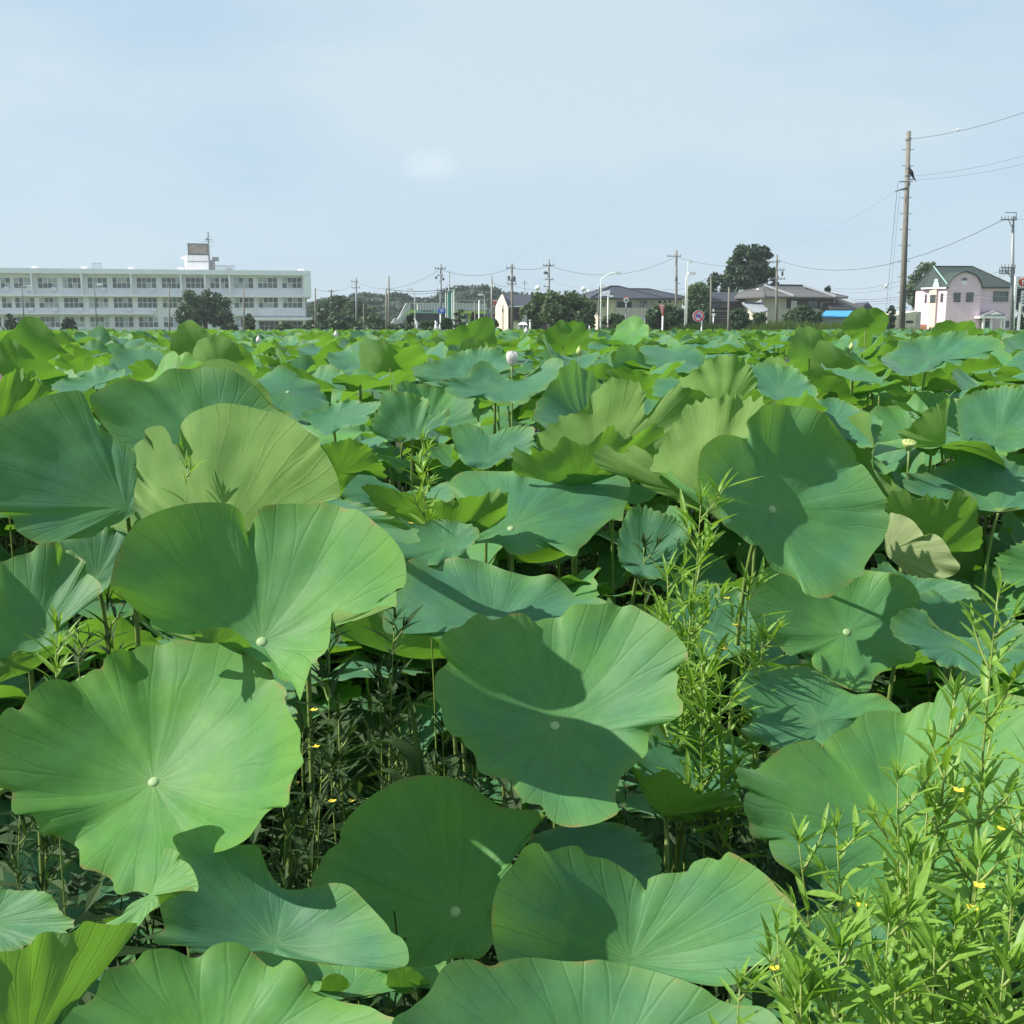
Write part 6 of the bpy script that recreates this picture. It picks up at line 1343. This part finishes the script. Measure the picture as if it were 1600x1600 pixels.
tree(470, 503, 499, 125, 'olive shrub at the right end of the school', 'tree_mid', 'round', 1.2, .18, seed=12, cat='shrub', name='shrub')
tree(488, 560, 462, 185, 'wide dark tree right of the school, left part of the grove', 'tree_dark', 'round', 1.3, .32, seed=13)
tree(530, 585, 468, 180, 'dark tree in the middle of the grove right of the school', 'tree_mid', 'round', 1.3, .32, seed=14)
tree(508, 556, 490, 150, 'mid-green bushy tree before the grove', 'tree_dark', 'round', 1.3, .26, seed=15)
tree(555, 604, 492, 150, 'bushy tree left of the teal net', 'tree_mid', 'round', 1.3, .24, seed=16)
tree(495, 545, 500, 120, 'dark low hedge bush right of the school', 'tree_dark', 'flat', 1.4, .2, seed=17, cat='shrub', name='shrub')
tree(540, 600, 504, 120, 'dark low hedge bush before the teal net', 'tree_dark', 'flat', 1.4, .2, seed=18, cat='shrub', name='shrub')
tree(606, 642, 505, 115, 'dark low bush under the footbridge stair', 'tree_dark', 'flat', 1.4, .2, seed=19, cat='shrub', name='shrub')
tree(633, 652, 491, 125, 'rounded dark bush under the left end of the footbridge', 'tree_dark', 'round', 1.4, .2, seed=20, cat='shrub', name='shrub')
tree(652, 684, 501, 110, 'brownish low bush between the two white statues', 'tree_mid', 'flat', 1.4, .18, seed=21, cat='shrub', name='shrub')
tree(688, 708, 497, 112, 'dark bush at the foot of the netting panel', 'tree_dark', 'round', 1.4, .18, seed=22, cat='shrub', name='shrub')
tree(735, 745, 488, 125, 'narrow dark shrub behind the footbridge posts', 'tree_dark', 'round', 1.3, .18, seed=23, cat='shrub', name='shrub')
tree(766, 779, 500, 120, 'small green shrub left of the cream gable', 'tree_mid', 'round', 1.3, .18, seed=24, cat='shrub', name='shrub')
tree(938, 980, 489, 110, 'olive shrub at the foot of the curved street lamp', 'tree_mid', 'round', 1.3, .2, seed=25, cat='shrub', name='shrub')
tree(1008, 1072, 474, 118, 'wide dark shrub behind the narrow orange-red sign', 'tree_dark', 'round', 1.4, .22, seed=26, cat='shrub', name='shrub')
tree(1060, 1110, 478, 122, 'dark shrub behind the truck sign', 'tree_dark', 'round', 1.3, .22, seed=27, cat='shrub', name='shrub')
tree(1136, 1172, 482, 110, 'dark spiky bush right of the plain pale pole', 'tree_dark', 'round', 1.3, .2, seed=28, cat='shrub', name='shrub')
tree(1170, 1200, 489, 118, 'green bush below the silver tiled roof', 'tree_mid', 'round', 1.3, .2, seed=29, cat='shrub', name='shrub')
tree(1225, 1285, 476, 122, 'dark bush covering the front of the Japanese house', 'tree_dark', 'round', 1.1, .2, seed=30, cat='shrub', name='shrub')
tree(1416, 1476, 410, 168, 'round sunlit tree between the tall pole and the pink house', 'tree_mid', 'round', 1.6, .3, seed=31, pbot=500, lobes=36)
tree(1384, 1400, 477, 135, 'small dark pruned tree left of the tall pole', 'tree_dark', 'round', 1.0, .16, seed=32)
tree(1284, 1300, 446, 165, 'tree tops showing over the right ridge of the Japanese house', 'tree_dark', 'round', 1.0, .25, seed=33)
tree(1585, 1602, 490, 100, 'dark shrub at the foot of the billboard', 'tree_dark', 'round', 1.2, .16, seed=34, cat='shrub', name='shrub')
for i, (px, w_, tp) in enumerate(((16, 9, 489), (106, 12, 497))): tree(px-w_, px+w_, tp, 128, ['clipped dark pine before the far left of the school', 'clipped dark pine before the school, left of the middle lamp'][i], 'tree_dark', 'cone', 1.1, .18, seed=40+i, cat='pine', name='pine_tree')
# cloud-pruned pine by the bridge
p = at(717, 500, 105); k = 105/F; pr = thing('pine_tree', (p.x, 105, 0), 'cloud-pruned dark pine in tiers in front of the footbridge', 'pine')
bl = []
for i, (dx, py, w_) in enumerate(((3, 486, 6), (-3, 491, 6), (6, 496, 7), (-4, 500, 8), (5, 505, 9), (-5, 510, 9), (4, 515, 9), (-2, 519, 9))): bl.append((dx*k, .3*(i % 2), at(717, py, 105).z, w_*k, w_*k, 2.3*k))
crown_obj('crown', bl, 3.0, .13, 'tree_dark', pr, random.Random(1), .8); MB().tube([(0, 0, -.1), (.1, 0, 1), (-.1, 0, 2), (.1, 0, at(717, 486, 105).z)], [.13, .1, .08, .04], 8).build('trunk', M['bark'], pr, smooth=True)
# wooded hill behind
hv = []; hf = []; HX = np.linspace(470, 830, 61); ridge = [(470, 478), (500, 470), (550, 460), (575, 457), (600, 461), (620, 457), (635, 460), (650, 466), (680, 466), (700, 452), (715, 446), (735, 447), (755, 445), (775, 450), (790, 459), (805, 456), (815, 458), (830, 470)]
rx_ = [a for a, b in ridge]; ry_ = [b for a, b in ridge]; Yh = 330
blobs = []
for i, px in enumerate(HX):
    zt = at(px, float(np.interp(px, rx_, ry_))+2.5, Yh).z; x = at(px, 500, Yh).x
    for j, (s, dy) in enumerate(((0, -40), (.35, -32), (.7, -16), (1, 0), (.7, 25), (0, 60))): hv.append((x, Yh+dy, zt*s-.1))
    if i < 60:
        for j in range(5): a = i*6+j; hf.append((a, a+6, a+7, a+1))
tag(link('wooded_hill', mesh('wooded_hill', hv, hf, M['forest'], True)), kind='structure')
rn = random.Random(4)
for px in np.arange(472, 828, 3.2):
    zt = at(px, float(np.interp(px, rx_, ry_)), Yh).z
    for s, dy in ((.15, -40), (.4, -31), (.6, -22), (.8, -12), (.97, -2)):
        if rn.random() < .85: rr = rn.uniform(1.2, 2.4); blobs.append((at(px+rn.uniform(-2, 2), 500, Yh).x, Yh+dy+rn.uniform(-3, 3), zt*s-rr*.7, rr, rr, rr*.9))
o = crown_obj('hill_forest', blobs, .9, .5, 'forest', None, rn, .3); tag(o, 'dense dark wood covering the low hill behind the footbridge', 'woodland', kind='stuff')
# overgrown bank and hedge strips beyond the field
def grass_strip(px0, px1, py0, Y, label, h, m, name='reeds'):
    n = 2600; x0 = at(px0, 500, Y).x; x1 = at(px1, 500, Y).x; zt = at(px0, py0, Y).z
    v = []; f_ = []
    for i in range(n):
        x = random.uniform(x0, x1); y_ = Y+random.uniform(-2, 3); hh = zt*random.uniform(.55, 1.02)*min(1, .5+.5*math.sin(PI*(x-x0)/(x1-x0))**.4); w_ = random.uniform(.03, .07); dx = random.uniform(-.25, .25); b = len(v)
        v += [(x-w_, y_, 0), (x+w_, y_, 0), (x+dx+w_*.6, y_-.1, hh*.75), (x+dx*1.6, y_-.2, hh)]; f_.append((b, b+1, b+2, b+3))
    tag(link(name, mesh(name, v, f_, M[m])), label, 'reeds', kind='stuff')
grass_strip(1165, 1300, 497, 66, 'tall green reeds along the far bank below the tiled house', 1, 'tree_light')
grass_strip(1280, 1345, 500, 66, 'dry yellowish reeds along the bank below the blue shed roof', 1, 'grass')
grass_strip(1040, 1160, 502, 68, 'rough dark green reeds below the truck sign', 1, 'tree_mid')
grass_strip(930, 1040, 507, 70, 'low reeds below the hip-roofed house', 1, 'tree_mid')
grass_strip(1340, 1600, 508, 70, 'low reeds below the pink house', 1, 'tree_light')
# statues, monuments, hut
def statue(px, ptop, Y, label, prof, m='stone', cat='statue', name='statue'):
    b = at(px, 505, Y); k = Y/F; r = thing(name, (b.x, Y, 0), label, cat)
    P = [(dx*k, 0, at(px, py, Y).z) for dx, py, w in prof]; MB().tube(P, [w*k for _, _, w in prof], 10).build('figure', M[m], r, smooth=True)
    z0 = P[-1][2]; MB().box(-.35, .35, -.3, .3, -.1, max(.3, z0)).build('plinth', M['stonegrey'], r); return r
statue(650, 497, 105, 'white stone bird-like statue left of the brown bush', ((-3.2, 499, .6), (-2, 498, 1.3), (-1, 500, 1.2), (0, 502, 1.6), (1, 504.5, 2.4), (2, 507, 2.4), (1.5, 510, 1.4), (1, 513, 1.6)))
statue(682, 500, 108, 'jagged grey-white stone figure right of the brown bush', ((-2.5, 501, .3), (-1.2, 503, 1.6), (0, 505, 2.2), (-1, 508, 2.0), (0, 511, 3.0), (-1, 515, 3.2)))
statue(687, 507, 107, 'small white stone beside the jagged figure', ((0, 506.5, .5), (.4, 509, 1.4), (0, 512, 1.5), (0, 516, 1.4)))
statue(730, 504, 118, 'small pale stone ornament right of the pruned pine', ((0, 504, .3), (.5, 506, 1.6), (-.5, 509, 1.8), (0, 514, 1.2)))
g = Fac(809, 92, 825, 92, 'little pale hut with a pitched roof left of the broad tree', 'hut', 'small_hut')
MB().box(g.u(811), g.u(822.5), .2, 1.2, -.1, g.z(815, 507)).build('wall', M['stonegrey'], g.root)
MB().prism([(g.u(809), -.1, g.z(809, 507.5)), (g.u(825), -.1, g.z(825, 507.5)), (g.u(821), .6, g.z(821, 503.5)), (g.u(813), .6, g.z(813, 503.5))], (0, .5, -.06)).build('roof', M['stone'], g.root)
for px in (810.5, 818): MB().box(g.u(px)-.05, g.u(px)+.05, -.05, .05, -.1, g.z(815, 507.5)).build('post', M['whitepaint'], g.root)
MB().box(g.u(819), g.u(823), .1, .2, -.1, g.z(820, 511)).build('doorway', M['black'], g.root)
def slab(px0, px1, ptop, Y, label, name='stone_monument', m='stonegrey', round_=True):
    a = at(px0, 500, Y).x; b = at(px1, 500, Y).x; z = at(px0, ptop, Y).z; cx = (a+b)/2; w = (b-a)/2; r = thing(name, (cx, Y, 0), label, 'monument')
    pts = [(-w, 0, -.1), (w, 0, -.1)]+([(w*math.cos(t), 0, z-w+w*math.sin(t)) for t in np.linspace(0, PI, 9)] if round_ else [(w, 0, z), (-w, 0, z)])
    MB().prism(pts, (0, .35, 0)).build('slab', M[m], r); MB().box(-w*1.4, w*1.4, -.12, .5, -.1, z*.25).build('base', M['stonegrey'], r)
slab(818.3, 823.7, 492, 96, 'taller round-topped grey stone monument behind the small hut')
slab(815.5, 818.2, 497.5, 95, 'thin upright stone beside the round-topped monument', round_=False)
r, z = sign_root('stone_lantern', 828.3, 500, 90, 'slender white stone lantern right of the small hut', 'lantern', .07, 503, 'stone')
k = 90/F; MB().tube([(0, .06, z-2*k), (0, .06, z-1.2*k), (0, .06, z), (0, .06, z+.5*k)], [.03, .1, .1, .03], 8).build('lantern_head', M['stone'], r)
statue(938, 505, 94, 'low white marker post before the cream house', ((0, 504, .5), (0, 509, .6), (0, 515, .6)), 'whitepaint', 'marker post', 'marker_post')
statue(921, 509, 94, 'short white marker post right of the broad tree', ((0, 509, .8), (0, 512, .9), (0, 516, .9)), 'whitepaint', 'marker post', 'marker_post')
# two people by the bridge, standing
def person(px, Y, label, shirt, H=1.62):
    b = at(px, 505, Y); r = thing('person', (b.x, Y, 0), label, 'person')
    vs_ = [((0, 0, .92), .14), ((0, 0, 1.12), .15), ((0, 0, 1.32), .17), ((0, 0, 1.42), .06), ((0, 0, 1.50), .085), ((0, -.01, 1.58), .095), ((0, 0, 1.66), .05),
           ((-.1, 0, .85), .10), ((-.11, 0, .48), .065), ((-.12, .02, .08), .045), ((-.12, -.12, .03), .04), ((.1, 0, .85), .10), ((.12, -.02, .48), .065), ((.13, .02, .08), .045), ((.13, -.12, .03), .04),
           ((-.19, 0, 1.33), .055), ((-.25, .02, 1.06), .042), ((-.24, -.10, .84), .032), ((-.24, -.15, .77), .03), ((.19, 0, 1.33), .055), ((.25, .02, 1.06), .042), ((.24, -.10, .84), .032), ((.24, -.15, .77), .03)]
    ed = [(0, 1), (1, 2), (2, 3), (3, 4), (4, 5), (5, 6), (0, 7), (7, 8), (8, 9), (9, 10), (0, 11), (11, 12), (12, 13), (13, 14), (2, 15), (15, 16), (16, 17), (17, 18), (2, 19), (19, 20), (20, 21), (21, 22)]
    me = bpy.data.meshes.new('body'); me.from_pydata([v[0] for v in vs_], ed, []); me.materials.append(M['skin'])
    o = link('body', me, r); o.modifiers.new('skin', 'SKIN')
    for i, v in enumerate(vs_): me.skin_vertices[0].data[i].radius = (v[1], v[1])
    me.skin_vertices[0].data[0].use_root = True
    ss = o.modifiers.new('sub', 'SUBSURF'); ss.levels = ss.render_levels = 1
    MB().tube([(0, 0, .80), (0, 0, .95), (0, 0, 1.15), (0, 0, 1.36), (0, 0, 1.42)], [.19, .19, .19, .20, .10], 12).build('shirt', M[shirt], r, smooth=True)
    for s in (-1, 1):
        MB().tube([(.18*s, 0, 1.36), (.23*s, .01, 1.18), (.25*s, .015, 1.05)], [.08, .07, .06], 8).build('sleeve', M[shirt], r, smooth=True)
        MB().tube([(.10*s, 0, .88), (.115*s, 0, .48), (.125*s, .02, .10)], [.125, .09, .075], 8).build('trouser_leg', M['cloth_dark'], r, smooth=True)
    MB().tube([(0, .02, 1.56), (0, .02, 1.64), (0, .01, 1.70), (0, 0, 1.72)], [.10, .115, .08, .02], 10).build('hair', M['crow'], r, smooth=True)
person(753.5, 112, 'person in a pale blue shirt standing under the right end of the footbridge', 'cloth_blue')
person(762.5, 110, 'person in a lime-green vest walking beside the red triangular sign post', 'cloth_lime')
person(950.5, 93, 'person in dark blue beside the short white post before the cream house', 'cloth_dark')

# light summer haze over the whole place
hb = MB().box(-905, 905, -105, 1155, -1.2, 30).build('haze', M['white']); hb.data.materials.clear()
hm, ht = newmat('haze'); vp = N(ht, 'ShaderNodeVolumePrincipled'); vp.inputs['Density'].default_value = .00037; vp.inputs['Color'].default_value = (.86, .92, 1, 1); vp.inputs['Anisotropy'].default_value = .2
ho = N(ht, 'ShaderNodeOutputMaterial'); ht.links.new(vp.outputs[0], ho.inputs['Volume']); hb.data.materials.append(hm); tag(hb, 'thin pale summer haze over the field and the far buildings', 'haze', kind='stuff')
